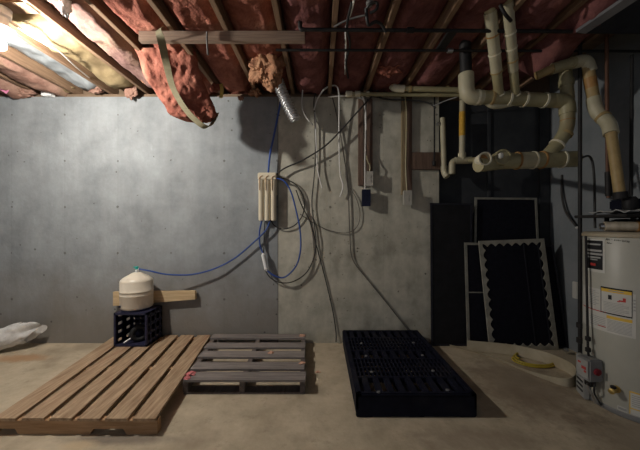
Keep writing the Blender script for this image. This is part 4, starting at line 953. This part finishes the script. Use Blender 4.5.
# ================================================================== CRATE, TANK, WHEEL, SACK
cx0, cx1, cy0, cy1, cz0, cz1 = -2.025, -1.695, 2.84, 3.115, .1065, .437
t = thing('milk_crate', 'navy plastic milk crate on its side on the brown pallet, under the cream tank', 'crate', ((cx0+cx1)/2, (cy0+cy1)/2, cz0))
K = M['crate_plastic']
q = MB(); r_ = .022       # open mouth rim, facing the room
q.box(cx0, cx1, cy0, cy0+.025, cz0, cz0+r_, .004); q.box(cx0, cx1, cy0, cy0+.025, cz1-r_, cz1, .004)
q.box(cx0, cx0+r_, cy0, cy0+.025, cz0, cz1, .004); q.box(cx1-r_, cx1, cy0, cy0+.025, cz0, cz1, .004)
q.build('rim', K, t)
def lattice(fn, nu, nv, bar_u, bar_v, name):
    """wall with rectangular slots; fn maps (u, v, w) to a point, w through the thickness"""
    q = MB()
    def cell(u0, u1, v0, v1): q.hexa([fn(u0, v0, 0), fn(u1, v0, 0), fn(u1, v1, 0), fn(u0, v1, 0), fn(u0, v0, 1), fn(u1, v0, 1), fn(u1, v1, 1), fn(u0, v1, 1)])
    for i in range(nu+1): c = i/nu; cell(max(0, c-bar_u/2), min(1, c+bar_u/2), 0, 1)
    for j in range(nv+1): c = j/nv; cell(0, 1, max(0, c-bar_v/2), min(1, c+bar_v/2))
    return q.build(name, K, t, smooth=False)
tk = .010
lattice(lambda u, v, w: Vector((cx0+tk*w, cy0+.025+(cy1-cy0-.025)*u, cz0+(cz1-cz0)*v)), 2, 4, .26, .16, 'side_wall')
lattice(lambda u, v, w: Vector((cx1-tk*w, cy0+.025+(cy1-cy0-.025)*u, cz0+(cz1-cz0)*v)), 3, 4, .22, .16, 'side_wall')
lattice(lambda u, v, w: Vector((cx0+(cx1-cx0)*u, cy1-tk*w, cz0+(cz1-cz0)*v)), 5, 6, .14, .10, 'bottom_grid')
MB().box(cx0+.005, cx1-.005, cy0+.02, cy1, cz0, cz0+tk).build('side_wall', K, t, smooth=False)
MB().box(cx0+.005, cx1-.005, cy0+.02, cy1, cz1-tk, cz1).build('side_wall', K, t, smooth=False)
# wheel in the crate
wc = Vector((-1.835, 2.945, cz0+tk+.088)); ax = Vector((.62, -.78, .0)).normalized()
t = thing('small_wheel', 'small black wheel on a steel axle lying inside the navy crate', 'wheel', (wc.x, wc.y, cz0+tk))
MB().torus(wc, ax, .062, .0245).build('tire', M['rubber'], t)
MB().lathe(wc, [(.02, -.02), (.042, -.012), (.042, .012), (.02, .02)], ax, 20).build('hub', M['black_plastic'], t)
MB().tube([wc+Vector((-.10, -.085, -.070)), wc+Vector((.0, .0, 0))], .012, 12).build('axle', M['chrome'], t)
# cream pressure tank
tc_ = Vector((-1.885, 2.985, cz1))
t = thing('pressure_tank', 'cream domed water pressure tank standing on the navy crate', 'tank', tc_)
R_ = .149
MB().lathe(tc_, [(R_-.03, .012), (R_-.008, .022), (R_, .04), (R_, .150), (R_+.002, .153), (R_+.002, .156), (R_, .159), (R_, .186), (R_+.004, .190), (R_+.004, .197), (R_, .201), (R_, .290), (R_-.004, .302), (R_-.016, .316), (R_-.040, .334), (R_-.08, .356), (.045, .372), (.022, .378)], sides=56).build('shell', M['cream'], t, angle=50)
MB().lathe(tc_, [(R_-.018, 0), (R_-.012, .002), (R_-.012, .022), (R_-.03, .024)], sides=40).build('base_ring', M['crate_plastic'], t)
MB().lathe(tc_+Vector((0, 0, .376)), [(.016, 0), (.016, .022), (.011, .024), (.011, .034)], sides=16).build('neck', M['porcelain'], t)
v_ = MB().lathe(tc_+Vector((0, 0, .408)), [(.012, 0), (.016, .003), (.016, .026), (.010, .030)], sides=16).build('valve', M['teal'], t)
MB().box(tc_.x-.034, tc_.x+.012, tc_.y-.010, tc_.y+.010, tc_.z+.424, tc_.z+.436, .003).build('lever', M['teal'], v_)
MB().tube([tc_+Vector((.012, 0, .398)), at(139, 269, 2.98)], .008, 10).build('port', M['porcelain'], t)
MB().lathe(tc_+Vector((-.085, -.118, .055)), [(.010, 0), (.010, .014), (.006, .018)], (-.6, -.8, 0), 14).build('air_valve', M['blue_plastic'], t)
# white sack
def sackf():
    path = smoothpath([Vector((-3.95, 2.58, .105)), Vector((-3.62, 2.76, .11)), Vector((-3.36, 2.90, .12)), Vector((-3.20, 2.98, .15)), Vector((-3.09, 3.02, .185)), Vector((-3.03, 3.04, .205))], 8)
    n = len(path); q = MB(); S_ = 40; vs = []; fs = []
    for i, p in enumerate(path):
        u = i/(n-1); t_ = (path[min(i+1, n-1)]-path[max(i-1, 0)]).normalized(); sd = t_.cross(Vector((0, 0, 1))).normalized(); up = sd.cross(t_)
        for k in range(S_):
            a = 2*math.pi*k/S_; r = .122*(1-.12*u)
            flat = 1-.25*max(0, (u-.55)/.45)                 # pinched toward the open mouth
            notch = -.085*max(0, (u-.6)/.4)*math.exp(-((math.sin(a)-.1)/.35)**2)*(1 if math.cos(a) > 0 else .3)
            rr = r*(1+.20*nz((math.cos(a)*1.6, math.sin(a)*1.6, u*7), 1)+.13*nz((math.cos(a)*3.5, math.sin(a)*3.5, u*14), 1)+.05*nz((math.cos(a)*8, math.sin(a)*8, u*30), 1))+notch
            ext = .11*math.sin(2*a+.9)*max(0, (u-.8)/.2)
            v = p+sd*math.cos(a)*rr*(.75 if u > .5 else 1)*flat+up*math.sin(a)*rr*(.95)+t_*ext
            v.z = max(v.z, .003); v.y = min(v.y, 3.185); vs.append(v)
    for i in range(n-1):
        for k in range(S_):
            k2 = (k+1) % S_; fs.append((i*S_+k, i*S_+k2, (i+1)*S_+k2, (i+1)*S_+k))
    base = len(vs); vs.append(path[-1]-(path[-1]-path[-2]).normalized()*.10); 
    for k in range(S_): fs.append(((n-1)*S_+k, (n-1)*S_+(k+1) % S_, base))
    fs.append(tuple(range(S_))[::-1])
    q._add(vs, fs); return q
o = sackf().build('white_sack', M['sack'], angle=70); tag(o, 'crumpled white sack lying on the floor against the wall at left', 'sack')
